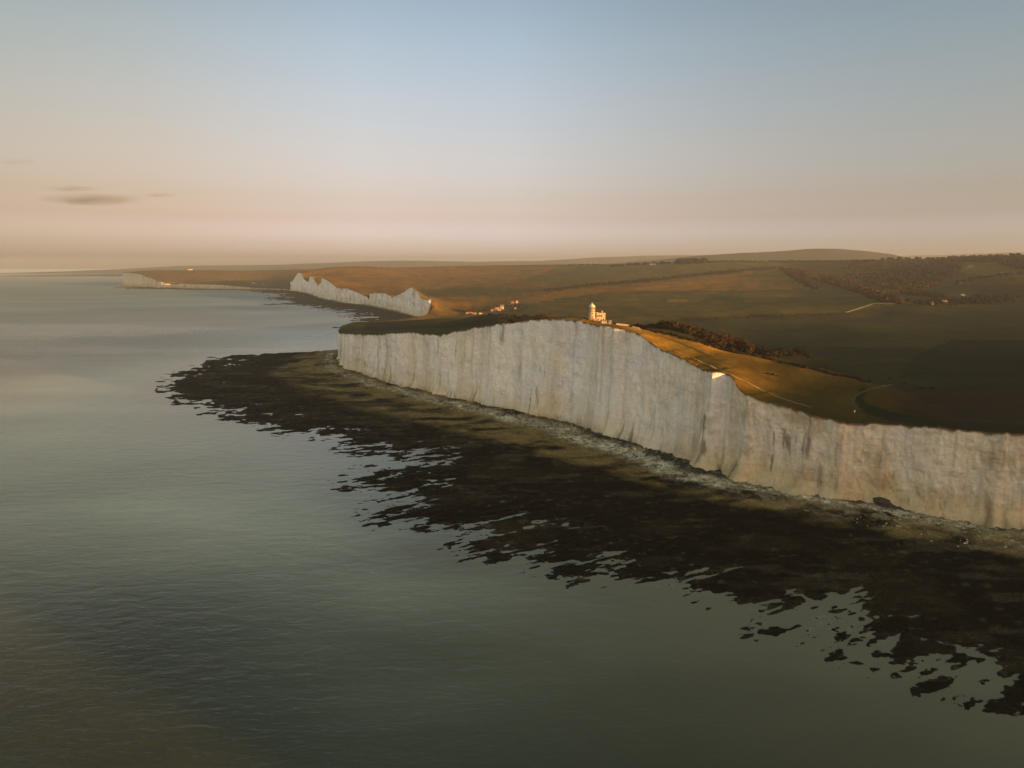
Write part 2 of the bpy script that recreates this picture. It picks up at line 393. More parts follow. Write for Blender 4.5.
# closed outline of the land
OUT = np.r_[CO[:, :2], np.array([(-9200, 18000), (0, 18500), (9000, 18500), (16000, 17000), (18000, 9000), (18000, 0), (14000, -4000), (8000, -4200)])]
def inside(x, y):
    x = np.atleast_1d(np.asarray(x, float)); y = np.atleast_1d(np.asarray(y, float)); res = np.zeros(len(x), bool)
    ax, ay = OUT[:, 0], OUT[:, 1]; bx, by = np.roll(ax, -1), np.roll(ay, -1)
    for s in range(0, len(x), 4000):
        X = x[s:s+4000, None]; Y = y[s:s+4000, None]
        c = (ay > Y) != (by > Y)
        xi = ax+(Y-ay)*(bx-ax)/np.where(by == ay, 1e-9, by-ay)
        res[s:s+4000] = (np.sum(c & (X < xi), 1) % 2) == 1
    return res

# ------------------------------------------------------------ land colours (crops, scrub, turf) by field
FIELDS = [  # outline traced on the ground (through the camera), albedo
 ([(60,262),(6000,262),(6000,330),(60,330)], (.125,.080,.030)),
 ([(420,262),(720,262),(640,279),(560,284),(430,290)], (.120,.082,.034)),
 ([(560,284),(640,278),(760,268),(900,268),(900,262),(420,262),(420,292)], (.105,.085,.036)),
 ([(300,268),(560,266),(520,282),(430,289),(330,285)], (.20,.11,.038)),
 ([(430,289),(520,282),(560,286),(500,297),(430,300)], (.150,.088,.032)),
 ([(430,292),(470,287),(520,288),(540,292),(480,297),(430,297)], (.090,.070,.030)),
 ([(500,303),(560,291),(640,284),(720,275),(775,269),(790,275),(812,290),(700,291),(600,294),(535,303)], (.190,.105,.035)),
 ([(505,316),(530,303),(600,294),(812,290),(835,283),(900,303),(847,313),(760,316),(680,320),(600,326),(540,320)], (.100,.078,.028)),
 ([(600,326),(680,320),(760,316),(847,313),(900,303),(6000,300),(6000,345),(900,350),(700,350),(620,335)], (.046,.044,.019)),
 ([(640,330),(760,345),(900,348),(6000,322),(6000,440),(640,440)], (.028,.029,.012)),
 ([(912,358),(945,340),(6000,320),(6000,382),(900,378)], (.014,.019,.008)),
 ([(780,262),(6000,250),(6000,290),(1000,296),(905,300),(850,285),(790,270)], (.085,.050,.022)),
 ([(905,300),(900,294),(960,284),(6000,286),(6000,300),(950,304)], (.034,.038,.018)),
 ([(965,262),(1000,263),(1030,270),(1030,280),(985,276),(955,270)], (.150,.092,.036)),
 ([(870,398),(885,390),(940,385),(6000,381),(6000,428),(950,420),(895,411)], (.027,.018,.010)),
]
def poly_in(px, py, poly):
    P = np.array(poly, float); ax, ay = P[:, 0], P[:, 1]; bx, by = np.roll(ax, -1), np.roll(ay, -1)
    X = px[:, None]; Y = py[:, None]; c = (ay > Y) != (by > Y)
    xi = ax+(Y-ay)*(bx-ax)/np.where(by == ay, 1e-9, by-ay)
    return (np.sum(c & (X < xi), 1) % 2) == 1
def seg_d(px, py, line):
    P = np.array(line, float); best = np.full(len(px), 1e9)
    for a, b in zip(P, P[1:]):
        v = b-a; t = np.clip(((px-a[0])*v[0]+(py-a[1])*v[1])/(v@v), 0, 1)
        best = np.minimum(best, np.hypot(px-a[0]-t*v[0], py-a[1]-t*v[1]))
    return best
def land_col(x, y, z, d):
    r = np.hypot(x, y); px, py = proj(x, y, z)
    vis_ = (y > 15)
    j = fbm(x/60, y/60, 3, 50)*1.2; px = px+j*2; py = py+fbm(x/80, y/80, 3, 55)*.7
    col = np.tile(np.array([.040, .036, .016]), (len(x), 1))
    for poly, c in FIELDS:
        m = np.zeros(len(x), bool); idx = np.where(vis_)[0]
        m[idx] = poly_in(px[idx], py[idx], poly); col[m] = c
    # the lighthouse headland: tawny turf on the clifftop and its landward slope
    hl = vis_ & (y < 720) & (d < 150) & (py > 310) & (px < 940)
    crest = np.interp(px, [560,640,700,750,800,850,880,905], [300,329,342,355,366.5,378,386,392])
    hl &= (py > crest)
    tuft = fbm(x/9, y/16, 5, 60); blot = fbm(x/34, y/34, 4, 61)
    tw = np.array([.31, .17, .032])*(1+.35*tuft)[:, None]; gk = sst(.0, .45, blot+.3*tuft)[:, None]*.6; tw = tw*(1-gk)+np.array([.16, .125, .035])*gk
    k = (.12+.88*sst(815, 640, px+70*blot))*sst(930, 880, px)*(1-.35*sst(18, 4, d))  # low sun on the brow painted in: turf colour dims to the right
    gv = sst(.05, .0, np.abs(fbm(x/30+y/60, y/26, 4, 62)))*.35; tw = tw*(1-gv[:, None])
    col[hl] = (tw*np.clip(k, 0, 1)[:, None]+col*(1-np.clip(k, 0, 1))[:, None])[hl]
    # scrub-dark back of the headland
    bk = vis_ & (y > 640) & (y < 1420) & (px < 585) & (x < 60)
    col[bk] = (.052, .040, .020)
    g = bk & (d < 35) & (px < 470); col[g] = (.066, .066, .026)
    rd = vis_ & (y > 620) & (y < 900) & (px > 500) & (px < 590); col[rd] = (.10, .048, .022)
    # dark ploughed ring round the field by the track
    dk = seg_d(px, py, [(862,392),(857,400),(866,409),(890,416),(940,424),(1030,431),(1400,462)])
    m = vis_ & (dk < 4.5) & (y < 600); col[m] = (.016, .019, .010)
    # marks between the fields
    for line, w, c in (([(912,358),(870,362),(840,365)], 1.0, (.048,.042,.024)), ([(912,358),(925,350),(950,340)], .8, (.05,.044,.024)), ([(890,371),(1030,372)], .9, (.032,.030,.014)),
                       ([(600,326),(680,320.5),(760,316),(847,313.5)], 1.3, (.050,.048,.020)), ([(535,303),(600,294),(700,291),(812,290)], .7, (.075,.055,.022)),
                       ([(545,291),(600,284),(640,281.5),(720,272.5),(775,267.5)], 1.4, (.055,.046,.020)), ([(955,266.4),(973,266.2)], .6, (.34,.25,.06)), ([(960,282.6),(969,282.6)], .8, (.42,.34,.10)),
                       ([(668,300.5),(686,300)], .7, (.30,.17,.06))):
        m = vis_ & (y > 620) & (seg_d(px, py, line) < w); col[m] = c
    # bare soil lip along the edge
    lip = d < np.clip(r*.0035, 1.2, 8); col[lip] = col[lip]*.55+np.array([.11, .062, .026])*.45
    return col

def build_land():
    # interior points on a fan that is dense where the picture looks
    pts = []
    th = np.r_[np.arange(R(-38), R(40), R(.17)), np.arange(R(40), R(170), R(2.5))]
    rr = [330.0]
    while rr[-1] < 18000: rr.append(rr[-1]+min(max(rr[-1]**2/95000*1.35, 2.6), 90 if rr[-1] < 6000 else 500))
    rr = np.array(rr)
    A, B = np.meshgrid(th, rr, indexing='ij')
    A = A+RNG.uniform(-.3, .3, A.shape)*R(.17); 
    x = (B*np.sin(A)).ravel(); y = (B*np.cos(A)).ravel()
    a2 = A.ravel(); m = np.ones(len(x), bool)
    m &= ~((a2 > R(40)) & (np.tile(np.arange(len(rr)), len(th)) % 6 != 0))
    m &= ~((B.ravel() > 6000) & (np.repeat(np.arange(len(th)), len(rr)) % 4 != 0))
    m &= (y > -4000)
    # quick reject: seaward of the picture's coast
    x, y = x[m], y[m]
    x = np.r_[x, RNG.uniform(300, 6000, 3000)]; y = np.r_[y, RNG.uniform(-2500, 400, 3000)]
    ins = inside(x, y); x, y = x[ins], y[ins]
    z, d = land_z(x, y); r = np.hypot(x, y)
    k = d > np.clip(r*.0012, .7, 12); x, y, z, d = x[k], y[k], z[k], d[k]
    print('land pts', len(x), round(time.time()-T0, 1))
    nb = len(OUT); ob = np.c_[OUT, np.r_[CO[:, 2], np.full(nb-len(CO), 60.)]]
    allp = [Vector((float(a), float(b))) for a, b in np.r_[ob[:, :2], np.c_[x, y]]]
    vo, eo, fo, orig, _, _ = delaunay_2d_cdt(allp, [], [list(range(nb))], 1, 1e-3)
    print('cdt', len(vo), len(fo), round(time.time()-T0, 1))
    V = np.array([(v.x, v.y) for v in vo]); Z = np.zeros(len(V)); D = np.zeros(len(V))
    zz = np.r_[ob[:, 2], z]; dd = np.r_[np.zeros(nb), d]
    for i, o in enumerate(orig):
        if o: Z[i] = zz[o[0]]; D[i] = dd[o[0]]
        else:
            q, w = land_z(V[i, 0], V[i, 1]); Z[i] = q[0]; D[i] = w[0]
    tri = np.array([f for f in fo if len(f) == 3])
    col = land_col(V[:, 0], V[:, 1], Z, D)
    a, b, c = V[tri[:, 0]], V[tri[:, 1]], V[tri[:, 2]]
    cr = (b[:, 0]-a[:, 0])*(c[:, 1]-a[:, 1])-(b[:, 1]-a[:, 1])*(c[:, 0]-a[:, 0])
    tri[cr < 0] = tri[cr < 0][:, ::-1]
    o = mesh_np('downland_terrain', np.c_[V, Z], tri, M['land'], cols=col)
    return tag(o, kind='structure')
land = build_land()

# ------------------------------------------------------------ cliffs
def cliff(seg, rows, name, amp):
    idx = np.where(CO[:, 3] == seg)[0]
    lo, hi = max(idx[0]-1, 0), min(idx[-1]+1, len(CO)-1)
    idx = np.arange(lo, hi+1)
    X, Y, Z = CO[idx, 0], CO[idx, 1], CO[idx, 2]
    k = 5
    def sm(v): return np.convolve(np.pad(v, k, mode='edge'), np.ones(2*k+1)/(2*k+1), 'valid')
    tx, ty = np.gradient(sm(X)), np.gradient(sm(Y)); L = np.hypot(tx, ty)+1e-9
    nx, ny = -ty/L, tx/L                       # seaward
    s = np.r_[0, np.cumsum(np.hypot(np.diff(X), np.diff(Y)))]
    t = np.linspace(0, 1, rows)[None, :]
    S = s[:, None]+0*t; zb = -1.0; Zt = Z[:, None]
    zz = zb+(Zt-zb)*t
    scl = np.clip(np.hypot(X, Y)/600, .7, 4)[:, None]**.6
    down = (1-t)
    batter = down*(Zt*.055)
    rgh = (1+.9*sst(470, 400, Y))[:, None] if seg == 1 else 1.0
    sw = S+2.2*fbm(S/11, zz/16, 3, 74)
    blk = np.round(3.5*fbm(sw/4.0/scl, zz/17/scl, 3, 85))/3.5+.45*np.round(4*fbm(sw/2.0/scl, zz/7/scl, 2, 86))/4
    butt = amp*(2.3*np.abs(fbm(sw/26/scl, zz/90, 5, 70+seg, .6))+.9*fbm(sw/8/scl, zz/30, 4, 80)+.75*blk)*scl
    env = sst(0, .10, 1-t)*.75+.25*sst(0, .03, 1-t)
    fine = rgh*amp*(.85*fbm(S/4.0/scl, zz/6/scl, 5, 90)+.1*fbm(S/20, zz/1.7/scl, 3, 95))*scl
    toe = rgh*sst(.30, 0, t)**1.6*3.6*(1+1.2*fbm(S/16, S*0, 3, 99))+sst(.08, 0, t)*2.2*np.abs(fbm(S/6, zz/5, 3, 101))
    off_ = batter+(butt+fine)*env+toe-1.2*env*amp
    XX = X[:, None]+nx[:, None]*off_; YY = Y[:, None]+ny[:, None]*off_
    # colour: clean white above, ochre and green staining low down
    base = np.array([.88, .85, .80]); ochre = np.array([.66, .53, .33]); alg = np.array([.30, .28, .18])
    hgt = zz-0
    st = sst(30, 4, hgt+9*fbm(S/22, zz/30, 4, 110))
    st2 = sst(9, 2, hgt+4*fbm(S/6, zz/8, 4, 120))*sst(-.2, .3, fbm(S/60, S*0, 2, 125)+.1)
    near = sst(520, 380, YY)*.48 if seg == 1 else 0
    w1 = np.clip(.62*st+near+.25*sst(.1, .5, fbm(S/26, zz/120, 4, 130)), 0, 1)[..., None]
    col = base*(1-w1)+ochre*w1
    col = col*(1-.7*st2[..., None])+alg*.7*st2[..., None]
    # dark seepage streaks and rust runs from the edge
    sk = sst(.25, .6, fbm(S/5.5+.15*fbm(S/4, zz/12, 2, 141), zz/60, 4, 140))*sst(.0, .5, fbm(S/24, zz/26, 3, 145)+.1)
    col *= (1-.55*sk[..., None])
    mid = sst(.22, .5, fbm(S/3.2, zz/16, 4, 150))*sst(26, 14, np.abs(hgt-24))*sst(-.05, .35, fbm(S/35, S*0, 3, 155))
    col *= (1-.62*mid[..., None]*np.array([.9, .95, 1]))
    pt = sst(.05, .55, fbm(S/19, zz/15, 5, 157, .6)); pn = sst(560, 400, YY) if seg == 1 else .3
    col *= (1-.34*(pt*pn)[..., None]*np.array([.85, .95, 1.15]))
    fr = sst(.30, .55, fbm(S/7, zz/9, 4, 158)); col = col*(1-.12*fr[..., None])
    ru = sst(.45, .65, fbm(S/4.5, zz/80, 3, 160))*t
    col = col*(1-.4*ru[..., None])+np.array([.42, .26, .14])*.4*ru[..., None]
    if seg == 5: col = col*np.array([.66, .60, .50])
    if seg == 3: col = col*.93
    cap = sst(np.clip(1.5+2.6*fbm(S/4, S*0, 4, 170), .75, 4)+.0*zz, .5, (Zt-zz))      # turf and soil overhang
    col = col*(1-cap[..., None])+np.array([.16, .10, .045])*cap[..., None]
    V = np.stack([XX, YY, zz], -1).reshape(-1, 3)
    f = grid_faces(len(idx), rows)
    o = mesh_np(name, V, f, M['chalk'], cols=col.reshape(-1, 3))
    return tag(o, kind='structure')
cliff(1, 92, 'chalk_cliff', 1.0)
cliff(0, 14, 'chalk_cliff_beyond', 1.0)
cliff(2, 20, 'cove_cliff', .8)
cliff(3, 34, 'far_chalk_cliff', 1.2)
cliff(4, 8, 'valley_bank', .3)
cliff(5, 16, 'headland_cliff', 1.4)
cliff(6, 6, 'distant_shore_bank', .5)
print('cliffs', round(time.time()-T0, 1))

# ------------------------------------------------------------ foreshore
def wpoly(pts, z=0): return [on_z(a, b, z) for a, b in pts]
reef_out = wpoly([(345,343),(318,346),(290,347),(258,352),(225,356),(205,361),(196,366),(183,369),(170,374),(172,380),(158,390),(178,398),(205,409),(240,418),(262,422),(290,430),(318,436),(336,443),(350,450),(408,452),(414,460),(372,468),(352,476),(360,487),(392,496),(402,505),(404,516),(440,526),(462,532),(450,541),(476,556),(527,563),(545,569),(574,575),(604,576),(640,584),(677,594),(722,605),(767,620),(812,629),(850,648),(895,665),(932,676),(977,695),(1024,706)])
reef_poly = [(-262,1130)]+reef_out+[(235,95),(340,-30),(470,-210),(720,-520),(1100,-860),(1500,-900),(1300,-600),(700,200),(400,420),(200,600),(-100,1000)]
far_poly = wpoly([(342,327),(352,323),(357,318),(345,316.5),(352,314.5),(342,312.6),(318,309.5),(300,305.8),(284,304.9),(262,305.2),(272,303.8),(296,302.6),(283,300.5),(262,300.2),(275,297),(270,294),(255,291.5),(245,289.6),(200,289.8),(130,289),(110,287.6),(96,286),(124,285)])+[(-2300,5200),(-1300,4300),(-150,1900),(-190,1250)]
def sdist(x, y, poly):
    P = np.array(poly); best = np.full(len(x), 1e9)
    for a, b in zip(P, np.roll(P, -1, 0)):
        v = b-a; t = np.clip(((x-a[0])*v[0]+(y-a[1])*v[1])/(v@v+1e-9), 0, 1)
        best = np.minimum(best, np.hypot(x-a[0]-t*v[0], y-a[1]-t*v[1]))
    return np.where(poly_in_w(x, y, P), best, -best)
def poly_in_w(x, y, P):
    ax, ay = P[:, 0], P[:, 1]; bx, by = np.roll(ax, -1), np.roll(ay, -1); res = np.zeros(len(x), bool)
    for s in range(0, len(x), 50000):
        X = x[s:s+50000, None]; Y = y[s:s+50000, None]; c = (ay > Y) != (by > Y)
        xi = ax+(Y-ay)*(bx-ax)/np.where(by == ay, 1e-9, by-ay)
        res[s:s+50000] = (np.sum(c & (X < xi), 1) % 2) == 1
    return res
def coast_d(x, y):
    d = np.empty(len(x))
    for i in range(len(x)): d[i] = KD.find((x[i], y[i], 0))[2]
    return d
# height of rock over still water
RA = R(30)
def reef_h(x, y, D, dc, sc):
    u = (x*math.cos(RA)+y*math.sin(RA)); v = (-x*math.sin(RA)+y*math.cos(RA))
    n1 = fbm(u/22/sc, v/12/sc, 6, 200, .64); n2 = fbm(u/120/sc, v/90/sc, 3, 210)
    n3 = fbm(u/8/sc, v/2.1/sc, 4, 220)
    base = np.where(D > -8, .62*sst(-8, 30*sc, D)+.45*sst(0, 130*sc, D)-.10, -.10-np.minimum((-D-8)*.05/sc, 2.2))
    n4 = fbm(u/70/sc, v/22/sc, 4, 225)
    ch = np.maximum(0, 1-np.abs(n4)/.06)*sst(75*sc, 25*sc, np.abs(D))
    h = base-.75*ch+.88*n1*(1+.3*sst(90*sc, 20*sc, D))+.35*n2*sst(160*sc, 10, np.abs(D))+.72*n3
    ln = np.maximum(0, 1-dc/55)
    h = h+ln**1.4*2.6+.9*sst(110, 40, dc)
    return h, n1, n2, n3
def foreshore(name, th, rr, poly, sc, far=False):
    A, B = np.meshgrid(th, rr, indexing='ij'); x = (B*np.sin(A)).ravel(); y = (B*np.cos(A)).ravel()
    D = sdist(x, y, poly); dc = np.full(len(x), 500.); idx = np.where(D > -60)[0]
    dc[idx] = coast_d(x[idx], y[idx])
    ins = np.zeros(len(x), bool); ins[idx] = inside(x[idx], y[idx])
    h, n1, n2, n3 = reef_h(x, y, D, dc, sc)
    h = np.where(ins, np.minimum(h, 3.2-.03*dc), h)
    rough = (.34*fbm(x/4.5, y/2.4, 4, 230, .65)+.10*fbm(x/1.4, y/1.4, 2, 231)) if not far else .25*fbm(x/30, y/14, 4, 232)
    # rubble and boulder relief near the foot of the cliff
    band = sst(38, 8, dc)*(~ins)
    rub = np.abs(fbm(x/2.6, y/2.6, 3, 240))*1.1*band
    h = h+rough+rub
    weed = np.array([.0085, .0070, .0038]); weed2 = np.array([.021, .0158, .0085]); olive = np.array([.21, .143, .056]); sh = np.array([.60, .54, .42]); dkb = np.array([.05, .045, .032])
    col = weed+np.zeros((len(x), 3))
    def mixc(c, w):
        nonlocal col
        w = np.clip(w, 0, 1)[:, None]; col = col*(1-w)+c*w
    mixc(weed2, sst(.05, .4, fbm(x/40/sc, y/22/sc, 4, 250)))
    mixc(np.array([.075, .062, .042]), sst(.22, .5, fbm(x/34, y/10, 5, 255))*.5*sst(0, 60, D))
    mixc(np.array([.15, .125, .08]), sst(.24, .6, fbm(x/6, y/3, 5, 256, .65))*.32)
    dd = dc+9*fbm(x/45, y/30, 4, 260)+5*fbm(x/9, y/5, 3, 262)
    ow = np.interp(y, [150, 380, 500, 620, 900, 1100], [36, 48, 88, 104, 104, 64])     # the weed-green strip widens away from us
    mixc(olive, sst(ow, ow*.72, dd)*sst(-.45, .12, fbm(x/26, y/13, 5, 270)))
    mixc(weed2*1.4, sst(0.02, .3, fbm(x/60, y/20, 4, 272))*sst(ow*.3, ow*.55, dd)*sst(ow, ow*.8, dd)*.75)
    if not far:
        c0 = np.interp(y, [150, 395, 430, 560, 1000], [10, 11, 22, 26, 16])
        bw = np.interp(y, [150, 395, 430, 520, 1000], [4.2, 4.6, 13, 12, 6])
        mixc(sh, sst(bw*1.3, bw*.4, np.abs(dc+.35*(dd-dc)-c0))*(.62+1.5*fbm(x/2.2, y/2.2, 3, 280))*np.interp(y, [500, 800], [1, .45])*(1-.4*sst(-.1,.3,fbm(x/30,y/14,3,281))))
        wd = np.interp(y, [300, 415, 440, 540, 600], [8, 8, 19, 17, 8]); mixc(dkb, sst(wd*1.15, wd*.8, dc+4*fbm(x/16, y/10, 3, 290))*sst(-.25, .15, fbm(x/25, y/25, 3, 295))*np.interp(y, [395, 425, 545, 600], [.5, 1, 1, .4]))
        mixc(sh*.8, sst(.35, .6, fbm(x/1.7, y/1.7, 2, 300))*sst(50, 12, dc)*.45*sst(380, 430, y))
        mixc(np.array([.30,.245,.16]), sst(-.25,.4, fbm(x/4, y/4, 4, 305))*sst(42, 14, dc+5*fbm(x/20, y/20, 3, 306))*sst(450,410,y)*.85)
    else:
        col = col*0+np.array([.050, .038, .022]); mixc(np.array([.30, .27, .2]), sst(26, 8, dc)*.8)
    wet = sst(.7, .0, h)
    V = np.c_[x, y, h]; f = grid_faces(len(th), len(rr))
    ok = (D[f].max(1) > -45*sc)&~((ins[f]&(dc[f] > 26)).all(1))
    f = f[ok]; used = np.unique(f); mp = -np.ones(len(V), int); mp[used] = np.arange(len(used))
    o = mesh_np(name, V[used], mp[f][:, ::-1], M['reef'], cols=col[used], attrs={'wet': wet[used]})
    return tag(o, kind='structure')
rr = [90.0]
while rr[-1] < 1150: rr.append(rr[-1]+(max(rr[-1]**2/95000*.85, .75) if rr[-1] > 160 else 3.0))
foreshore('foreshore', np.r_[np.arange(R(-27.5), R(39), R(.115)), np.arange(R(39), R(100), R(.6))], np.array(rr), reef_poly, 1.0)
rr = [1250.0]
while rr[-1] < 5300: rr.append(rr[-1]+max(rr[-1]**2/95000*.35, 2))
foreshore('far_foreshore', np.arange(R(-31), R(-5.5), R(.06)), np.array(rr), far_poly, 2.2, True)
print('reef', round(time.time()-T0, 1))

# ------------------------------------------------------------ sea
def build_sea():
    th = np.r_[R(-180)+np.arange(0, R(130), R(5)), np.arange(R(-50), R(48), R(.22)), np.arange(R(48), R(180.1), R(5))]
    rr = [4.0, 40, 80, 110, 130]
    while rr[-1] < 60000: rr.append(rr[-1]+max(rr[-1]**2/95000*1.6, 1.2) if rr[-1] < 3000 else rr[-1]*1.06)
    rr = np.array(rr); A, B = np.meshgrid(th, rr, indexing='ij'); x = (B*np.sin(A)).ravel(); y = (B*np.cos(A)).ravel()
    D = np.maximum(sdist(x, y, reef_poly), sdist(x, y, far_poly))
    j = D+22*fbm(x/120, y/70, 4, 310)
    shl = .9*sst(-150, -8, j)*(.65+.5*fbm(x/260, y/90, 4, 320))+.10*sst(-420, -60, j)
    shl *= sst(1200, 650, np.hypot(x, y))*.8+.2
    shl = np.clip(shl+.35*sst(-45, 5, j), 0, 1)
    h = np.full(len(x), -3.0); q = np.where(np.abs(D) < 60)[0]; h[q] = reef_h(x[q], y[q], D[q], np.full(len(q), 300.), 1.0)[0]
    foam = sst(-.16, -.03, h)*sst(.12, .0, h)*sst(25, 0, np.abs(D))*sst(.05, .45, fbm(x/50, y/50, 3, 335)+.12)*(y < 500)
    wx = x+90*fbm(x/260, y/120, 4, 340); wy = y+70*fbm(x/200, y/90, 4, 345)
    milk_sheen = np.exp(-((wx+360)/480)**2-((wy-700)/330)**2)*.95+.40*np.exp(-((wx+60)/150)**2-((wy-420)/90)**2)+.55*np.exp(-((wx+105)/170)**2-((wy-345)/70)**2)+.5*np.exp(-((wx+560)/800)**2-((wy-1350)/520)**2)  # pale body colour standing in for the sheen of the calm slicks
    V = np.c_[x, y, np.zeros(len(x))]; f = grid_faces(len(th), len(rr))
    # cut away the sheet where it would run far under the land
    far_in = np.zeros(len(x), bool); m = (B.ravel() < 60000); ins = inside(x, y)
    f = f[~ins[f].all(1) | (np.hypot(x, y)[f].min(1) < 140)]
    o = mesh_np('sea', V, f[:, ::-1], M['sea'], attrs={'shallow': np.clip(shl, 0, 1), 'foam': foam, 'milk_sheen': np.clip(milk_sheen*(.30+.70*sst(-680, -380, wx)), 0, 1)})
    return tag(o, kind='structure')
build_sea()
print('sea', round(time.time()-T0, 1))

# ------------------------------------------------------------ distant hills (heightfields with real depth)
def hills(name, prof, Y, depth, cols, base=40):
    px = np.linspace(prof[0][0], prof[-1][0], 160); py = np.interp(px, [p[0] for p in prof], [p[1] for p in prof])
    v = np.linspace(-1, 1, 41); xs, zs = [], []
    X = np.zeros((160, 41)); Yy = X.copy(); Z = X.copy()
    for i, (a, b) in enumerate(zip(px, py)):
        x, y, z = at_y(a, b, Y)
        X[i] = x*(1+.0*v); Yy[i] = Y+v*depth
        w = np.cos(v*math.pi/2)**2
        Z[i] = base+(z-base)*w
    Z += fbm(X/500, Yy/500, 4, 400)*18*(1-np.abs(v))[None, :]*0.5*(Z > base+5)
    c = np.tile(np.array(cols), (160*41, 1))*(1+.3*fbm(X.ravel()/600, Yy.ravel()/600, 4, 410))[:, None]
    o = mesh_np(name, np.stack([X, Yy, Z], -1).reshape(-1, 3), grid_faces(160, 41), M['land'], cols=c)
    return tag(o, kind='structure')
hills('hills', [(520,268),(580,265),(620,262.5),(660,259.5),(700,255.5),(740,253.2),(780,251.3),(812,249),(835,248.7),(860,251),(880,253.2),(900,258),(925,264),(960,270)], 7600, 1500, (.030,.036,.034))
hills('distant_hills', [(60,272),(130,269),(180,266),(230,265.4),(290,264.4),(350,262),(400,260.5),(470,262),(530,261),(590,258),(650,255.5),(700,255),(900,256),(1100,250),(1200,262)], 12500, 2200, (.035,.040,.040))

# ------------------------------------------------------------ paths and tracks
def ribbon(name, line, width, m, lift=.22, y0=340, px_line=True, y1=3000, ragged=.25):
    P = []
    for (a, b), (c, d) in zip(line, line[1:]):
        n = max(2, int(math.hypot(c-a, d-b)/1.5))
        for k in range(n):
            t = k/n; q = hit(a+(c-a)*t, b+(d-b)*t, y0, y1)
            if q: P.append(q[:2])
    P = np.array(P)
    if len(P) < 3: print('ribbon short', name, len(P)); return
    s = np.r_[0, np.cumsum(np.hypot(*np.diff(P, axis=0).T))]; n = int(s[-1]/1.2)+2
    S = np.linspace(0, s[-1], n); X = np.interp(S, s, P[:, 0]); Y = np.interp(S, s, P[:, 1])
    k = 9; ker = np.ones(k)/k
    if n > 3*k:
        X = np.convolve(np.pad(X, k//2, mode='edge'), ker, 'valid'); Y = np.convolve(np.pad(Y, k//2, mode='edge'), ker, 'valid')
    tx, ty = np.gradient(X), np.gradient(Y); L = np.hypot(tx, ty)+1e-9
    w = width*(1+ragged*fbm(S/7, S*0, 3, 500))
    rows = []
    for o_ in (-.5, -.17, .17, .5):
        x = X-ty/L*w*o_; y = Y+tx/L*w*o_; z, _ = land_z(x, y); rows.append(np.c_[x, y, z+lift])
    V = np.stack(rows, 1).reshape(-1, 3)
    o = mesh_np(name, V, grid_faces(n, 4), m); return tag(o, kind='structure')
ribbon('clifftop_path', [(651,340),(668,348.5),(690,357.5),(715,368),(727,373.5),(742,380),(760,389),(780,398),(800,404.5),(816,408.5)], 1.15, M['path'], ragged=.6)
ribbon('upper_path', [(642,331.5),(650,333.5),(670,339),(690,347),(720,361),(745,370)], 1.1, M['dirt'])
ribbon('farm_track', [(893,384.5),(880,387.5),(866,391),(856,395.5),(851.5,401),(855,406.5),(860,412)], 2.0, M['dirt'], .3, ragged=.6)
ribbon('chalk_track', [(846,313.2),(858,309.6),(866,307),(873,304.4),(886,304),(899,304)], 6.0, M['lime'], 1.6, 700)
ribbon('headland_track', [(566,317.2),(580,318.5),(588,321.0)], 2.0, M['path'], .2, 450)
print('paths', round(time.time()-T0, 1))

# ------------------------------------------------------------ lighthouse and its house
def ground(x, y): return float(land_z(x, y)[0][0])
def windows(par, wx, wall_y, z, w=1.0, h=1.3, face=-1):
    for x in wx:
        b = bmesh.new(); t = .07
        for (a0, a1, c0, c1) in ((x-w/2-t, x+w/2+t, z-t, z), (x-w/2-t, x+w/2+t, z+h, z+h+t), (x-w/2-t, x-w/2, z, z+h), (x+w/2, x+w/2+t, z, z+h), (x-.03, x+.03, z, z+h)):
            y0, y1 = sorted((wall_y, wall_y+face*.14)); bbox(b, a0, a1, y0, y1, c0, c1)
        f = from_bm('window', b, M['iron'], par)
        g = bmesh.new(); y0, y1 = sorted((wall_y+face*.01, wall_y+face*.06)); bbox(g, x-w/2, x+w/2, y0, y1, z, z+h); from_bm('pane', g, M['glass'], f)
LX, LY, LZ = at_y(591.7, 318.2, 602)
gz = ground(LX, LY); print('lighthouse ground', gz, 'sight', LZ)
LZ = gz-.3
lh = empty('lighthouse', (LX, LY, LZ), R(8), 'round pale stone lighthouse tower with lantern and conical roof on the clifftop', 'lighthouse')
b = bmesh.new(); lathe(b, [(3.0, -.8), (2.95, 0), (2.62, 7.3), (2.62, 7.6)], 32); tw = from_bm('tower', b, M['stone'], lh, True)
b = bmesh.new(); lathe(b, [(2.6, 7.55), (3.25, 7.75), (3.25, 8.0), (2.5, 8.0)], 32); gl = from_bm('gallery', b, M['iron'], lh)
b = bmesh.new()
lathe(b, [(3.16, 8.9), (3.2, 8.9), (3.2, 8.96), (3.16, 8.96)], 32)
for k in range(20): 
    a = 2*math.pi*k/20; bbox(b, 3.18*math.cos(a)-.03, 3.18*math.cos(a)+.03, 3.18*math.sin(a)-.03, 3.18*math.sin(a)+.03, 8, 8.9)
from_bm('railing', b, M['iron'], gl)
b = bmesh.new(); lathe(b, [(2.55, 8.0), (2.75, 8.1), (2.75, 11.4), (2.95, 11.5), (2.95, 11.7)], 16); lr = from_bm('lantern_room', b, M['white'], lh)
b = bmesh.new()
for k in range(16):
    a = 2*math.pi*(k+.5)/16; r = 2.73
    v = [bm_ for bm_ in [(r*math.cos(a+q)*1.005, r*math.sin(a+q)*1.005, z) for z, q in ((9.3, -.13), (9.3, .13), (10.9, .13), (10.9, -.13))]]
    b.faces.new([b.verts.new(p) for p in v])
from_bm('lantern_pane', b, M['glass'], lr)
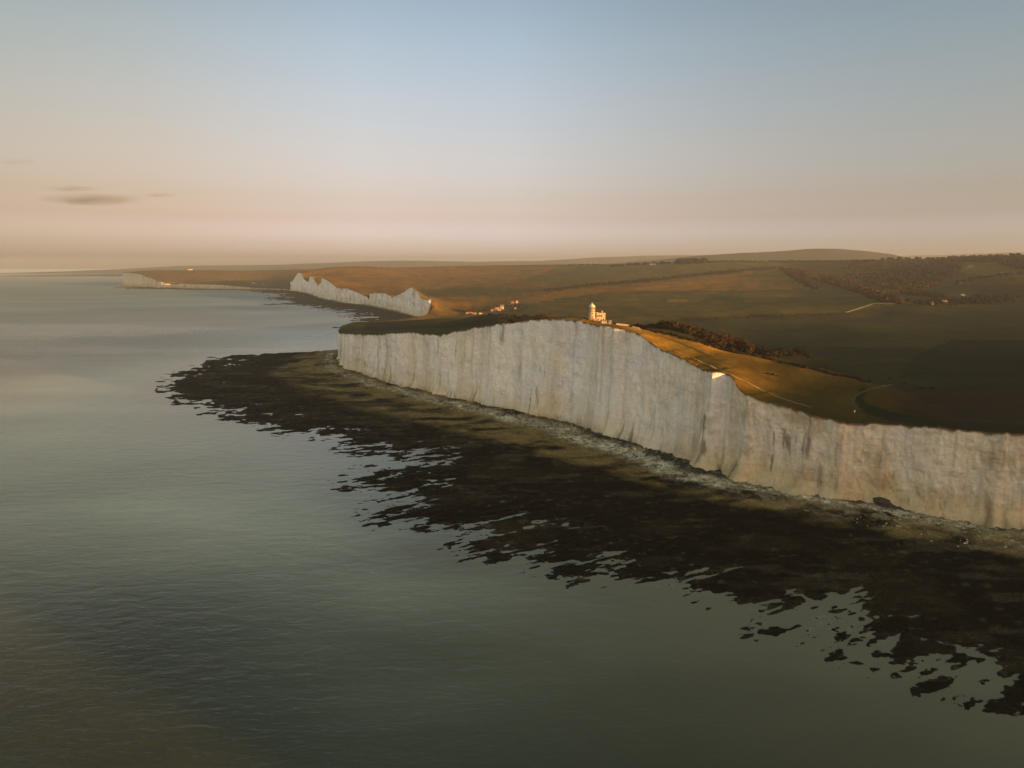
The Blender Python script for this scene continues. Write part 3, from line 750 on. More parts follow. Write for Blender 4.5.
b = bmesh.new(); lathe(b, [(3.0, 11.68), (2.2, 12.5), (1.1, 13.5), (.25, 14.3), (.25, 14.6)], 24); cr = from_bm('lantern_roof', b, M['lead'], lh, True)
b = bmesh.new(); lathe(b, [(.06, 14.5), (.28, 14.7), (.28, 14.85), (.05, 15.0), (.03, 15.9)], 12); from_bm('finial', b, M['lead'], cr, True)
for z in (2.4, 5.2):
    b = bmesh.new(); bbox(b, -.4, .4, -2.98+z*.04, -2.70+z*.04, z, z+1.2); f = from_bm('window', b, M['glass'], lh)
# dwelling house
HX, HY, HZ = at_y(599.8, 320.2, 606); HZ = ground(HX, HY)-.5
ho = empty('keepers_house', (HX, HY, HZ), R(8), 'flat roofed two storey pale stone house joined to the lighthouse tower', 'house')
b = bmesh.new(); bbox(b, -3.7, 3.9, -3.2, 4.5, -.8, 6.3, .04); from_bm('wall', b, M['stone'], ho)
b = bmesh.new(); bbox(b, -3.95, 4.15, -3.45, 4.75, 6.302, 6.6, .03); rf = from_bm('roof', b, M['slate'], ho)
b = bmesh.new()
for a in ((-3.9, 4.1, -3.4, -3.1), (-3.9, 4.1, 4.4, 4.7), (-3.9, -3.6, -3.09, 4.39), (3.8, 4.1, -3.09, 4.39)): bbox(b, *a, 6.603, 7.3)
from_bm('parapet', b, M['stone'], ho)
b = bmesh.new(); bbox(b, 2.2, 3.2, 2.6, 3.6, 6.603, 8.6); bbox(b, 2.1, 3.3, 2.5, 3.7, 8.603, 8.75); from_bm('chimney', b, M['stone'], rf)
windows(ho, (-2.6, -1.0, .6), -3.2, 4.2, 1.1, 1.2); windows(ho, (-2.2, 2.4), -3.2, 1.4, 1.0, 1.2)
b = bmesh.new(); bbox(b, -.1, .9, -3.3, -3.19, .35, 2.5); dr = from_bm('door', b, M['wood'], ho)
b = bmesh.new(); bbox(b, .72, .8, -3.38, -3.302, 1.35, 1.43); from_bm('handle', b, M['iron'], dr)
b = bmesh.new(); bbox(b, -5.2, -3.702, -2.9, .2, -.8, 3.4, .03); from_bm('link_passage', b, M['slate'], ho)
# low annex
def low_house(px, py, Y, w, d, h, rh, rz, wm, rm, label, name='outbuilding', cat='outbuilding', nw=2, chim=False, group=None):
    x, y, z = at_y(px, py, Y); z = ground(x, y)-.25
    e = empty(name, (x, y, z), rz, label, cat, group)
    b = bmesh.new(); bbox(b, -w/2, w/2, -d/2, d/2, -1, h)
    if rh > .5:   # gable ends
        for sx in (-1, 1):
            v = [b.verts.new((sx*(w/2-q), yy, zz)) for q in (0, .3) for yy, zz in ((-d/2, h), (d/2, h), (0, h+rh))]
            b.faces.new((v[0], v[1], v[2])); b.faces.new((v[5], v[4], v[3]))
            for p, q in ((0, 2), (2, 1)): b.faces.new((v[p], v[q], v[q+3], v[p+3]))
    from_bm('wall', b, wm, e)
    b = bmesh.new()
    gable(b, -w/2, w/2, -d/2, d/2, h+.02, rh, .35 if rh > .5 else .2)
    rf = from_bm('roof', b, rm, e)
    if chim:
        b = bmesh.new(); bbox(b, w*.3-.5, w*.3+.5, -.4, .4, h+rh*.6, h+rh+1.2); bbox(b, w*.3-.6, w*.3+.6, -.5, .5, h+rh+1.203, h+rh+1.4); from_bm('chimney', b, M['tile'], rf)
    xs = [(-w/2+w*(k+.5)/nw) for k in range(nw)]
    windows(e, xs, -d/2, .95, min(1.0, w/nw*.5), min(1.1, h*.4))
    if h > 4.5: windows(e, xs, -d/2, h-1.9, min(1.0, w/nw*.5), 1.1)
    b = bmesh.new(); xd = (xs[0]+xs[1])/2 if nw > 1 else w*.3; bbox(b, xd-.4, xd+.4, -d/2-.09, -d/2+.02, 0, min(2.0, h-.2)); dr = from_bm('door', b, M['wood'], e)
    b = bmesh.new(); bbox(b, xd+.25, xd+.32, -d/2-.16, -d/2-.092, .95, 1.03); from_bm('handle', b, M['iron'], dr)
    return e
low_house(604.5, 323.0, 584, 6.0, 3.5, 2.0, .5, R(14), M['white'], M['slate'], 'low white annex on the slope just below the lighthouse house')
low_house(609.8, 323.6, 583, 2.2, 2.4, 2.1, .9, R(10), M['white'], M['slate'], 'tiny white hut at the right end of the lighthouse annex', nw=1)
low_house(592.5, 321.6, 589, 2.6, 2.4, 1.9, .9, R(-10), M['tile'], M['tile'], 'small reddish shed at the foot of the lighthouse tower', nw=1)
def wall_line(pts, label, Ys, th=.55, h=1.3):
    P = [at_y(a, b, Y)[:2] for (a, b), Y in zip(pts, Ys)]; P = np.array(P)
    s = np.r_[0, np.cumsum(np.hypot(*np.diff(P, axis=0).T))]; n = max(6, int(s[-1]/1.0)); S = np.linspace(0, s[-1], n)
    X, Y = np.interp(S, s, P[:, 0]), np.interp(S, s, P[:, 1]); tx, ty = np.gradient(X), np.gradient(Y); L = np.hypot(tx, ty)
    z = land_z(X, Y)[0]; o0 = np.array((X[0], Y[0], z[0])); bm = bmesh.new(); prev = None
    for i in range(n):
        a = (-ty[i]/L[i]*th/2, tx[i]/L[i]*th/2); hh = h+.06*math.sin(i*2.3)
        r = [bm.verts.new((X[i]+s1*a[0]-o0[0], Y[i]+s1*a[1]-o0[1], z[i]+zz-o0[2])) for s1, zz in ((1, -.6), (1, hh), (.5, hh+.14), (-.5, hh+.14), (-1, hh), (-1, -.6))]
        if prev:
            for k in range(5): bm.faces.new((prev[k], prev[k+1], r[k+1], r[k]))
        else: bm.faces.new(r)
        prev = r
    bm.faces.new(prev[::-1]); bmesh.ops.recalc_face_normals(bm, faces=bm.faces)
    o = from_bm('garden_wall', bm, M['white']); o.location = o0
    return tag(o, label, 'wall')
wall_line([(616.3, 324.8), (629, 327.4)], 'long low white wall running down the ridge right of the lighthouse', (573, 571))
wall_line([(632.5, 327.6), (640, 330.4)], 'short low white wall at the lower end of the ridge below the lighthouse', (561, 558))
# white post beside the track at the cliff edge
q = hit(854.5, 412.5); 
if q:
    o = empty('marker_post', (q[0], q[1], q[2]-.1), .3, 'small white marker post standing alone on the clifftop turf by the farm track', 'marker post')
    b = bmesh.new(); bbox(b, -.16, .16, -.16, .16, -.3, 1.5, .03); from_bm('post', b, M['post'], o)
    b = bmesh.new(); bbox(b, -.42, .42, -.21, -.162, .8, 1.45, .01); from_bm('sign_board', b, M['post'], o)
print('lighthouse', round(time.time()-T0, 1))
# hamlet at the gap
HAM = [
 (469.5,313.4,1800,17,7,3.2,2.6,R(6),'tile','long low house with orange tiled roof, leftmost of the hamlet by the gap','white',4),
 (474.5,313.6,1790,9,6,2.8,2.0,R(-10),'tile','small tiled bungalow beside the long low house of the hamlet','white',2),
 (480.3,314.0,1790,8,6,3.0,1.8,R(20),'slate','grey green roofed bungalow in the middle of the hamlet','stone',2),
 (492.8,311.0,1880,9,7,3.2,2.4,R(-8),'tile','red roofed cottage at the left of the tall white house','stone',2),
 (497.2,309.8,1900,11,8,5.0,2.8,R(5),'tile','white two storey row house joined to the tall white house','white',3),
 (502.0,309.5,1910,9,9,8.6,4.2,R(-6),'slate','tall gabled white house, the highest of the hamlet by the gap','white',2),
 (499.8,311.4,1870,6,5,2.6,1.6,R(10),'tile','little tiled shed in front of the tall white house','stone',1),
 (512.6,302.9,2080,9,6,3.0,2.4,R(-5),'tile','red tiled house up the slope behind the hamlet','tile',2),
 (516.9,303.0,2085,6,6,5.0,2.4,R(10),'slate','narrow white house up the slope right of the red tiled house','white',1),
 (514.6,310.8,1880,9,4,2.2,1.0,R(0),'slate','low pale barn lying right of the hamlet','white',2),
 (447.2,313.8,1800,4,4,2.6,1.4,R(0),'slate','lone white hut left of the hamlet near the cliff','white',1)]
for px, py, Y, w, d, h, rh, rz, rm, lab, wm, nw in HAM:
    low_house(px, py, Y, w, d, h, rh, rz, M[wm], M[rm], lab, 'house' if w > 6 else 'cottage', 'house', nw, chim=w > 8, group='houses of the hamlet by the gap')
FARM = [
 (944.2,303.2,1500,11,8,4.8,3.0,R(0),'slate','pale farmhouse in the valley trees, largest of the three farm buildings','stone',3),
 (938.6,303.4,1500,8,6,3.0,2.2,R(12),'slate','grey roofed barn left of the valley farmhouse','stone',2),
 (931.0,303.6,1480,9,6,3.2,2.4,R(-8),'slate','grey cottage at the left end of the valley farm','stone',2),
 (962.3,298.0,1650,9,6,4.4,2.6,R(5),'slate','pale house behind the valley trees right of the farm','stone',2),
 (984.8,283.2,2200,13,8,5.0,3.4,R(-5),'slate','pale cottage on the hillside below the wood','stone',3),
 (1001.4,281.8,2200,13,8,7.0,4.0,R(5),'slate','taller pale house on the hillside at the far right','stone',3),
 (652.5,267.8,3900,34,12,6.0,3.5,R(0),'slate','long pale barn on the plateau below the ridge trees','white',4),
 (190.0,269.6,5350,30,12,7.0,4.0,R(0),'slate','pale building on top of the distant headland','white',4),
 (253.5,283.2,4900,22,9,5.0,4.0,R(0),'slate','row of white coastguard cottages by the far river mouth','white',4),
 (263.0,284.0,4850,12,8,5.0,3.5,R(10),'slate','small white house right of the far white cottages','white',2)]
for px, py, Y, w, d, h, rh, rz, rm, lab, wm, nw in FARM:
    low_house(px, py, Y, w, d, h, rh, rz, M['shaded_stone' if wm == 'stone' else wm], M[rm], lab, 'house', 'house', nw, chim=w > 8)
print('houses', round(time.time()-T0, 1))

# ------------------------------------------------------------ vegetation
def clump_bm(bm, c, r, n, leaf, rnd, flat=.75):
    for _ in range(n):
        d = Vector((rnd.gauss(0, 1), rnd.gauss(0, 1), rnd.gauss(0, 1))).normalized()*(r*rnd.uniform(.55, 1.08)**.7)
        p = Vector(c)+Vector((d.x, d.y, d.z*flat))
        u = Vector((rnd.gauss(0, 1), rnd.gauss(0, 1), rnd.gauss(0, 1))).normalized()
        w = u.orthogonal().normalized(); q = u.cross(w); s = leaf*rnd.uniform(.6, 1.5)
        bm.faces.new([bm.verts.new(p+w*s), bm.verts.new(p+q*s*.8), bm.verts.new(p-w*s), bm.verts.new(p-q*s*.7)])
def core(bm, c, r, flat=.7, rnd=random):
    k = bmesh.ops.create_icosphere(bm, subdivisions=2, radius=1)
    for v in k['verts']: v.co = Vector((c[0]+v.co.x*r*(1+.15*rnd.uniform(-1, 1)), c[1]+v.co.y*r*(1+.15*rnd.uniform(-1, 1)), c[2]+v.co.z*r*flat*(1+.2*rnd.uniform(-1, 1))))
def shrub_proto(seed, m, name='shrub'):
    rnd = random.Random(seed); bm = bmesh.new()
    for k in range(rnd.randint(4, 6)):
        a = rnd.uniform(0, 6.28); q = rnd.uniform(0, .6); r = rnd.uniform(.38, .62)
        c = (q*math.cos(a), q*math.sin(a), rnd.uniform(.3, .62)); core(bm, c, r*.55, .8, rnd); clump_bm(bm, c, r*1.08, 130, .085, rnd)
    me = bpy.data.meshes.new(name); bm.to_mesh(me); bm.free(); me.materials.append(m); return me
def tree_proto(seed, m, name='tree'):
    rnd = random.Random(seed); bm = bmesh.new()
    for k in range(rnd.randint(6, 9)):
        a = rnd.uniform(0, 6.28); q = rnd.uniform(.05, .30); r = rnd.uniform(.15, .27)
        c = (q*math.cos(a), q*math.sin(a), rnd.uniform(.42, .86)); core(bm, c, r*.6, .85, rnd); clump_bm(bm, c, r, 46, .045, rnd, .9)
    cm = bpy.data.meshes.new('crown'); bm.to_mesh(cm); bm.free(); cm.materials.append(m)
    bm = bmesh.new()
    def limb(p, q, r0, r1):
        p, q = Vector(p), Vector(q); d = (q-p).normalized(); u = d.orthogonal().normalized(); w = d.cross(u); A = []; B = []
        for k in range(6):
            a = k*math.pi/3; A.append(bm.verts.new(p+(u*math.cos(a)+w*math.sin(a))*r0)); B.append(bm.verts.new(q+(u*math.cos(a)+w*math.sin(a))*r1))
        for k in range(6): bm.faces.new((A[k], A[(k+1) % 6], B[(k+1) % 6], B[k]))
    limb((0, 0, -.06), (.01, 0, .45), .035, .022); limb((.01, 0, .42), (.03, .02, .8), .022, .006)
    for k in range(5):
        a = k*1.26+rnd.uniform(-.3, .3); limb((.01, 0, .3+.05*k), (.25*math.cos(a), .25*math.sin(a), .55+.05*k), .013, .004)
    tm = bpy.data.meshes.new('trunk'); bm.to_mesh(tm); bm.free(); tm.materials.append(M['trunk'])
    return cm, tm
GP = [shrub_proto(11+k, M['gorse']) for k in range(4)]; SP = [shrub_proto(31+k, M['shrub']) for k in range(4)]; TP = [tree_proto(51+k, M['shrub']) for k in range(4)]
def put_shrub(x, y, s, protos, label, group, z=None, name='shrub', hs=1.0):
    o = bpy.data.objects.new(name, random.choice(protos)); C.objects.link(o)
    o.location = (x, y, (ground(x, y) if z is None else z)-.12*s); o.scale = (s*random.uniform(.85, 1.25), s*random.uniform(.85, 1.25), s*hs*random.uniform(.8, 1.15)); o.rotation_euler = (0, 0, random.uniform(0, 6.28))
    return tag(o, label, 'shrub', group)
def line_pts(line, Ys, n, jit):
    L = np.array(line, float); s = np.r_[0, np.cumsum(np.hypot(*np.diff(L, axis=0).T))]
    for k in range(n):
        t = s[-1]*(k+random.uniform(.2, .8))/n; a = np.interp(t, s, L[:, 0]); Y = np.interp(t, s, Ys); b = np.interp(t, s, L[:, 1])
        x, y, _ = at_y(a, b, Y); yield x+random.gauss(0, jit), y+random.gauss(0, jit)
# russet gorse along the landward brow of the headland
for x, y in line_pts([(642,332),(662,335),(700,344),(750,357),(800,368.5),(850,380),(872,386)], [565,560,530,500,480,458,447], 105, 2.2):
    put_shrub(x, y+3, random.uniform(1.3, 2.5), GP, 'russet gorse bush in the hedge along the brow right of the lighthouse', 'gorse bushes along the headland brow')
for x, y in line_pts([(655,326),(690,331),(720,338),(740,348),(752,352)], [600,590,585,575,560], 120, 8):
    put_shrub(x, y, random.uniform(4.5, 8.0), GP, 'tall russet thicket bush in the hollow behind the headland brow', 'tall russet bushes behind the headland brow')
for x, y in line_pts([(742,342),(765,347),(785,351),(800,352)], [650,640,640,660], 60, 9):
    put_shrub(x, y, random.uniform(4.0, 6.2), SP, 'dark scrub bush in the hollow where the gorse thicket ends', 'dark bushes at the end of the gorse thicket')
for (a, b), s, P_, lab in (((768,373.8), 1.1, SP, 'dark low bush alone on the tawny turf below the brow'), ((772.5,374.8), 1.3, SP, 'round dark bush on the tawny turf beside the russet one'), ((777,376), 1.0, GP, 'small russet bush right of the dark bush on the tawny turf')):
    q = hit(a, b)
    if q: put_shrub(q[0], q[1], s, P_, lab, None)
for a, b, Y, s, lab in ((584.2,319.4,600,1.5,'dark bush left of the lighthouse tower'),(587,320.4,594,1.2,'low dark bush between the tower and the cliff edge'),(606.5,321.6,596,1.3,'dark bush behind the white annex'),(614,323.6,588,1.2,'dark bush left of the long white wall'),(630.8,326.0,570,1.6,'dark bush in the gap between the two white walls'),(634.5,326.0,575,1.4,'dark bush behind the short white wall')):
    x, y, _ = at_y(a, b, Y); put_shrub(x, y, s, SP, lab, None)
for x, y in line_pts([(510,315),(530,316),(560,316),(583,318)], [760,720,680,650], 46, 9):
    put_shrub(x, y, random.uniform(1.0, 2.2), GP, 'low russet bush on the rough ground left of the lighthouse', 'low bushes left of the lighthouse')
for x, y in line_pts([(495,316),(520,316),(535,316.5)], [850,800,760], 16, 8):
    put_shrub(x, y, random.uniform(1.2, 2.2), SP, 'dark scrub bush on the far brow left of the lighthouse', 'dark bushes on the far brow')
for a, b, Y, s in ((915,392,470,1.4),(905,384,540,2),(921,386.5,520,2.2),(932,386,525,2.4),(890,381,560,2.0)):
    x, y, _ = at_y(a, b, Y); put_shrub(x, y, s, SP, 'dark bush on the field edge beside the bend of the farm track', 'dark bushes by the farm track', hs=.6)
def put_tree(x, y, h, k, label, group):
    cm, tm = TP[k % 4]
    o = bpy.data.objects.new('tree', None); C.objects.link(o); o.location = (x, y, ground(x, y)-.2*h); s = h*random.uniform(.85, 1.15); w = random.uniform(1.0, 1.6)
    o.scale = (s*w, s*w, s); o.rotation_euler = (0, 0, random.uniform(0, 6.28)); tag(o, label, 'tree', group)
    for nm, me in (('crown', cm), ('trunk', tm)):
        c = bpy.data.objects.new(nm, me); C.objects.link(c); c.parent = o
for n_, (line, Ys, n, jit, h, lab, grp) in enumerate([
  ([(566,265),(580,264.2),(606,263)], [4300,4300,4200], 18, 12, 14, 'tree of the thin row on the skyline left of the plateau wood', 'row of skyline trees'),
  ([(610,268),(640,266),(662,264.5)], [3900,3900,4000], 30, 25, 17, 'bushy tree in the belt beside the plateau barn', 'belt of trees by the plateau barn'),
  ([(664,264),(676,263.5)], [4000,4000], 6, 10, 15, 'tree in the gap between the belt and the dark copse', 'trees left of the dark copse'),
  ([(460,312),(466,311.5),(484,311.5),(492,309)], [1860,1860,1850,1950], 22, 8, 6, 'dark garden tree among the hamlet houses', 'garden trees of the hamlet'),
  ([(505,308),(520,306),(512,311)], [1960,2000,1860], 12, 8, 6, 'dark garden tree right of the tall white house', 'garden trees right of the tall house'),
  ([(918,304.5),(950,304.5),(985,303)], [1500,1520,1500], 40, 14, 9, 'dark tree in the valley belt around the farm', 'trees round the valley farm'),
  ([(968,300),(985,299),(1010,300)], [1600,1600,1580], 26, 14, 11, 'dark tree in the valley belt right of the farm', 'trees right of the valley farm'),
  ([(960,286),(985,284.5),(1024,283.5)], [2100,2150,2150], 34, 16, 12, 'tree in the hillside belt around the cottages', 'trees on the hillside by the cottages'),
  ([(870,262),(900,261.5),(925,260.5),(950,260)], [3300,3300,3200,3200], 24, 15, 15, 'tree standing on the right hand skyline', 'trees on the right hand skyline')]):
    for k, (x, y) in enumerate(line_pts(line, Ys, n, jit)): put_tree(x, y, h, k, lab, grp)
print('trees', round(time.time()-T0, 1))
# woods and copses that read as one mass
def wood(name, polys, n, h, m, label, yr, leafs=9):
    rnd = random.Random(hash(name) % 1000 if False else len(name)*7+n); V = []; Fc = []; pts = []
    for poly in polys:
        P = np.array(poly, float); k = 0; tries = 0
        while k < n//len(polys) and tries < n*40:
            tries += 1; a = rnd.uniform(P[:, 0].min(), P[:, 0].max()); b = rnd.uniform(P[:, 1].min(), P[:, 1].max())
            if poly_in(np.array([a]), np.array([b]), poly)[0]: pts.append((a, b)); k += 1
    g = {}
    for a, b in pts:
        key = (round(a/3), round(b*1.0))
        if key not in g: g[key] = hit(a, b, yr[0], yr[1])
        q = g[key]
        if not q: continue
        x, y = q[0]+rnd.uniform(-1, 1)*5, q[1]+rnd.uniform(-1, 1)*q[1]*.012; pts_z = None
        V.append((x, y, h*rnd.uniform(.6, 1.15)))
    V = np.array(V); Z = land_z(V[:, 0], V[:, 1])[0]; vv = []; ff = []
    for (x, y, hh), z in zip(V, Z):
        for _ in range(leafs):
            a = rnd.uniform(0, 6.28); r = hh*.42*math.sqrt(rnd.random()); zz = z+hh*(1-.75*(r/(hh*.42))**2*rnd.uniform(.3, 1))-hh*.12; s = hh*.20
            n_ = Vector((math.cos(a)*r*1.1, math.sin(a)*r*1.1, hh*.35)).normalized()+Vector((rnd.gauss(0, .3), rnd.gauss(0, .3), rnd.gauss(0, .2))); u = n_.orthogonal().normalized(); w = n_.cross(u).normalized()
            c = Vector((x+math.cos(a)*r, y+math.sin(a)*r, zz)); i = len(vv)
            vv += [c+u*s, c+w*s, c-u*s, c-w*s]; ff.append((i, i+1, i+2, i+3))
        # a rough cone of branches under the crown so that no ground shows through
        i = len(vv); vv += [Vector((x+hh*.34*math.cos(t), y+hh*.34*math.sin(t), z+hh*.5)) for t in (0, 1.26, 2.51, 3.77, 5.03)]+[Vector((x, y, z+hh*.9)), Vector((x, y, z-.5))]
        for t in range(5): ff.append((i+t, i+(t+1) % 5, i+5, i+5)); ff.append((i+(t+1) % 5, i+t, i+6, i+6))
    F4 = [f for f in ff if f[2] != f[3]]; F3 = [f[:3] for f in ff if f[2] == f[3]]
    me = bpy.data.meshes.new(name); me.from_pydata([tuple(v) for v in vv], [], F4+F3); me.materials.append(m)
    o = bpy.data.objects.new(name, me); C.objects.link(o); return tag(o, label, 'wood', None, 'stuff')
wood('hillside_wood', [[(848,263),(905,262),(960,262),(955,275),(925,290),(900,292),(868,284),(845,272)], [(780,269),(800,270),(818,282),(815,290),(795,280)], [(822,276),(850,282),(880,294),(900,303),(884,303),(850,291),(824,283)]], 2600, 12, M['wood_f'], 'bare russet woodland covering the valley sides at the right', (1300, 4200))
wood('ridge_wood', [[(925,262),(960,257.8),(1000,257),(1045,254),(1045,263),(1000,262),(965,262)], [(1000,264),(1045,262),(1045,274),(1015,268)]], 1100, 15, M['wood_f'], 'dark wood along the high ridge at the far right', (2000, 4500))
wood('skyline_copse', [[(677,262.6),(705,261.6),(705,263.2),(677,264.4)]], 260, 24, M['shrub'], 'dark square copse on the plateau skyline', (3300, 4700))
wood('valley_wood', [[(912,303.5),(950,301),(975,298),(1010,299),(1010,303),(960,305),(920,305.5)], [(905,292),(945,296),(940,298),(905,295)]], 420, 8, M['shrub'], 'dark scrubby belt along the valley floor beside the farm', (1200, 2000))
wood('field_hedge', [[(545,290.5),(600,283.5),(640,280.5),(720,271.5),(775,266.8),(775,268),(720,273.2),(640,282.3),(600,285.2),(545,291.8)]], 700, 6, M['shrub'], 'long dark hedge crossing the tawny fields behind the lighthouse', (1900, 4300))
wood('plateau_hedge', [[(705,261.5),(880,261.2),(880,262.2),(705,262.6)]], 420, 9, M['shrub'], 'thin dark hedge along the plateau skyline', (3300, 4700))
wood('lower_hedge', [[(680,320),(760,316),(845,313.4),(845,314.2),(760,317.2),(680,321.2)]], 260, 2.2, M['shrub'], 'low dark hedge between the olive field and the valley field', (900, 1900))
print('woods', round(time.time()-T0, 1))

# ------------------------------------------------------------ boulders
def rock_me(seed, m):
    rnd = random.Random(seed); bm = bmesh.new(); k = bmesh.ops.create_icosphere(bm, subdivisions=3, radius=1)
    for v in bm.verts: v.co *= 1+.28*float(fbm(np.array([v.co.x*1.3+seed]), np.array([v.co.y*1.3+v.co.z*2.1]), 4, seed)[0])*2.7
    for v in bm.verts: v.co.z *= .7
    me = bpy.data.meshes.new('boulder'); bm.to_mesh(me); bm.free(); me.materials.append(m); return me
RD = [rock_me(k, M['dark_rock']) for k in (1, 2, 3, 4)]; RW = [rock_me(k, M['rubble']) for k in (5, 6, 7, 8)]
def boulder(px, py, s, protos, label, group, hs=1.0):
    x, y = on_z(px, py, 2.2); o = bpy.data.objects.new('boulder', random.choice(protos)); C.objects.link(o)
    dc_ = coast_d([x], [y])[0]; o.location = (x, y, .75+max(0, 1-dc_/55)**1.4*2.6+s*.12); o.scale = (s*random.uniform(.8, 1.3), s*random.uniform(.8, 1.3), s*hs*random.uniform(.7, 1.1)); o.rotation_euler = (random.uniform(-.3, .3), random.uniform(-.3, .3), random.uniform(0, 6.28))
    return tag(o, label, 'boulder', group)
o = boulder(884, 508, 5.2, [RD[0]], 'big dark pointed boulder at the foot of the near cliff', None, 1.3); o['label'] = 'big dark pointed boulder at the foot of the near cliff'
boulder(899, 509, 2.8, [RD[1]], 'rounded dark boulder just right of the big pointed one', None)
boulder(979, 523, 3.4, [RD[2]], 'dark humped boulder under the cliff near the right edge', None)
for a, b, n, sx in ((912,512,14,14),(940,518,12,14),(962,521,12,10),(1000,528,12,16)):
    for _ in range(n): u = random.gauss(0, .6)*sx; boulder(a+u, b+u*.14+random.uniform(-1.5, 1.5), random.uniform(.8, 2.0), RD, 'dark weedy boulder in the pile under the near cliff', 'dark boulders under the near cliff')
for a0, b0, a1, b1, n in ((655,452,690,464,26),(690,464,716,473,22),(555,420,600,432,16),(520,413,560,420,18),(440,398,500,409,12),(350,373,440,396,12),(790,491,812,496,8)):
    for k in range(n): t = random.random(); boulder(a0+(a1-a0)*t+random.gauss(0, 2), b0+(b1-b0)*t+random.uniform(0, 3.5), random.uniform(.7, 1.9), RD, 'dark weedy boulder strewn along the foot of the far part of the cliff', 'dark boulders along the far cliff foot')
for k in range(110):
    t = random.random(); a = 640+170*t; b = np.interp(a, [640,680,722,756,780,810], [455,471,488,494,497,502])+random.gauss(0, 4.0)
    boulder(a, b+1, random.uniform(.4, 1.0)**1.3, RW, 'pale fallen chalk block on the beach under the middle of the cliff', 'fallen chalk blocks on the beach')
def rubble(name, m, n, lo, hi, smin, smax, label, seed, yw):
    # thousands of small fallen stones nobody could count: one mesh
    rnd = np.random.default_rng(seed); mi = np.where((CO[:, 3] == 1))[0]; pick = rnd.choice(mi[8:-8], n*2)
    tx = CO[np.minimum(pick+3, len(CO)-1), 0]-CO[pick-3, 0]; ty = CO[np.minimum(pick+3, len(CO)-1), 1]-CO[pick-3, 1]; L = np.hypot(tx, ty)+1e-6
    dist = lo+(hi-lo)*rnd.beta(1.6, 2.2, n*2)
    X = CO[pick, 0]-ty/L*dist; Y = CO[pick, 1]+tx/L*dist
    keep_ = (rnd.random(n*2) < np.interp(Y, *yw)*np.clip(.6+1.4*fbm(X/14, Y/14, 3, seed), 0, 1))&~inside(X, Y)
    X, Y = X[keep_][:n], Y[keep_][:n]; dcc = coast_d(X, Y); Z = .45+np.maximum(0, 1-dcc/55)**1.4*2.6+.9*sst(110, 40, dcc)
    base = np.array([(1, 0, 0), (0, 1, 0), (-1, 0, 0), (0, -1, 0), (0, 0, .8), (0, 0, -.6)]); tri = np.array([(0, 1, 4), (1, 2, 4), (2, 3, 4), (3, 0, 4), (1, 0, 5), (2, 1, 5), (3, 2, 5), (0, 3, 5)])
    s_ = (smin+(smax-smin)*rnd.random(len(X))**2.5)[:, None, None]; a = rnd.random(len(X))*6.28; ca, sa = np.cos(a)[:, None], np.sin(a)[:, None]
    P_ = base[None]*(1+.45*(rnd.random((len(X), 6, 1))-.5))*s_
    V = np.stack([P_[..., 0]*ca-P_[..., 1]*sa+X[:, None], P_[..., 0]*sa+P_[..., 1]*ca+Y[:, None], P_[..., 2]+Z[:, None]], -1).reshape(-1, 3)
    f = (tri[None]+6*np.arange(len(X))[:, None, None]).reshape(-1, 3)
    tag(mesh_np(name, V, f, m, smooth=False), label, 'rubble', None, 'stuff')
rubble('chalk_rubble', M['rubble'], 5200, 5, 42, .25, 1.15, 'scatter of pale fallen chalk stones along the foot of the cliff', 5, ([300, 400, 430, 560, 700, 1000], [.45, .6, 1, .9, .5, .35]))
rubble('weedy_rubble', M['dark_rock'], 3000, 2, 48, .3, 1.3, 'scatter of dark weedy stones along the foot of the cliff', 9, ([300, 420, 440, 540, 700, 1000], [.8, .8, 1, 1, .6, .5]))
print('rocks', round(time.time()-T0, 1))

# ------------------------------------------------------------ clouds (thin lenses of vapour, outside the haze)
def cloud(px, py, wpx, hpx, dens, label):
    Y = 26000.0; x, y, z = at_y(px, py, Y); a = wpx/2*Y/F; c = hpx/2*Y/F
    bm = bmesh.new(); bmesh.ops.create_icosphere(bm, subdivisions=5, radius=1)
    for v in bm.verts:
        n_ = float(vnoise(np.array([v.co.x*3+px]), np.array([v.co.y*3+v.co.z]), 600)[0])
        v.co = Vector((v.co.x*a*(1+.06*n_), v.co.y*a*.5*(1+.2*n_), v.co.z*c*(1+.3*n_)))
    m = bpy.data.materials.new('cloud_vapour'); m.use_nodes = True; t = NT(m); t.n.remove(t.n['Principled BSDF'])
    v = t.new('ShaderNodeVolumePrincipled'); v.inputs['Color'].default_value = (.42, .46, .52, 1); v.inputs['Anisotropy'].default_value = .2
    tc = t.new('ShaderNodeTexCoord').outputs['Object']
    sc = t.mapv(tc, (1/a, 2/a, 1/c)); ln = t.new('ShaderNodeVectorMath', operation='LENGTH'); t.l.new(sc, ln.inputs[0])
    fall = t.math('POWER', t.math('MAXIMUM', t.math('SUBTRACT', 1.0, ln.outputs['Value']), 0.0), 1.2)
    nz = t.noise(t.mapv(tc, (3/a, 3/a, 1/c)), 1.0, 4)
    d = t.math('MULTIPLY', fall, t.math('MULTIPLY', t.ramp(nz, [(.35, .2), (.65, 1)]), dens/a))
    t.l.new(d, v.inputs['Density']); t.l.new(v.outputs[0], t.n['Material Output'].inputs['Volume'])
    o = from_bm('cloud', bm, m, None, True); o.location = (x, y, z); return tag(o, label, 'cloud', None, 'stuff')
cloud(92, 199.3, 118, 14, 5.0, 'long grey cloud streak low in the left sky, biggest of the three')
cloud(73, 188.5, 66, 7, 2.4, 'thin grey cloud streak just above the biggest one')
cloud(16, 162, 56, 6, 1.0, 'very faint cloud wisp at the left edge of the sky above the others')
cloud(159, 195, 44, 6, 1.8, 'faint short cloud streak right of the biggest one')

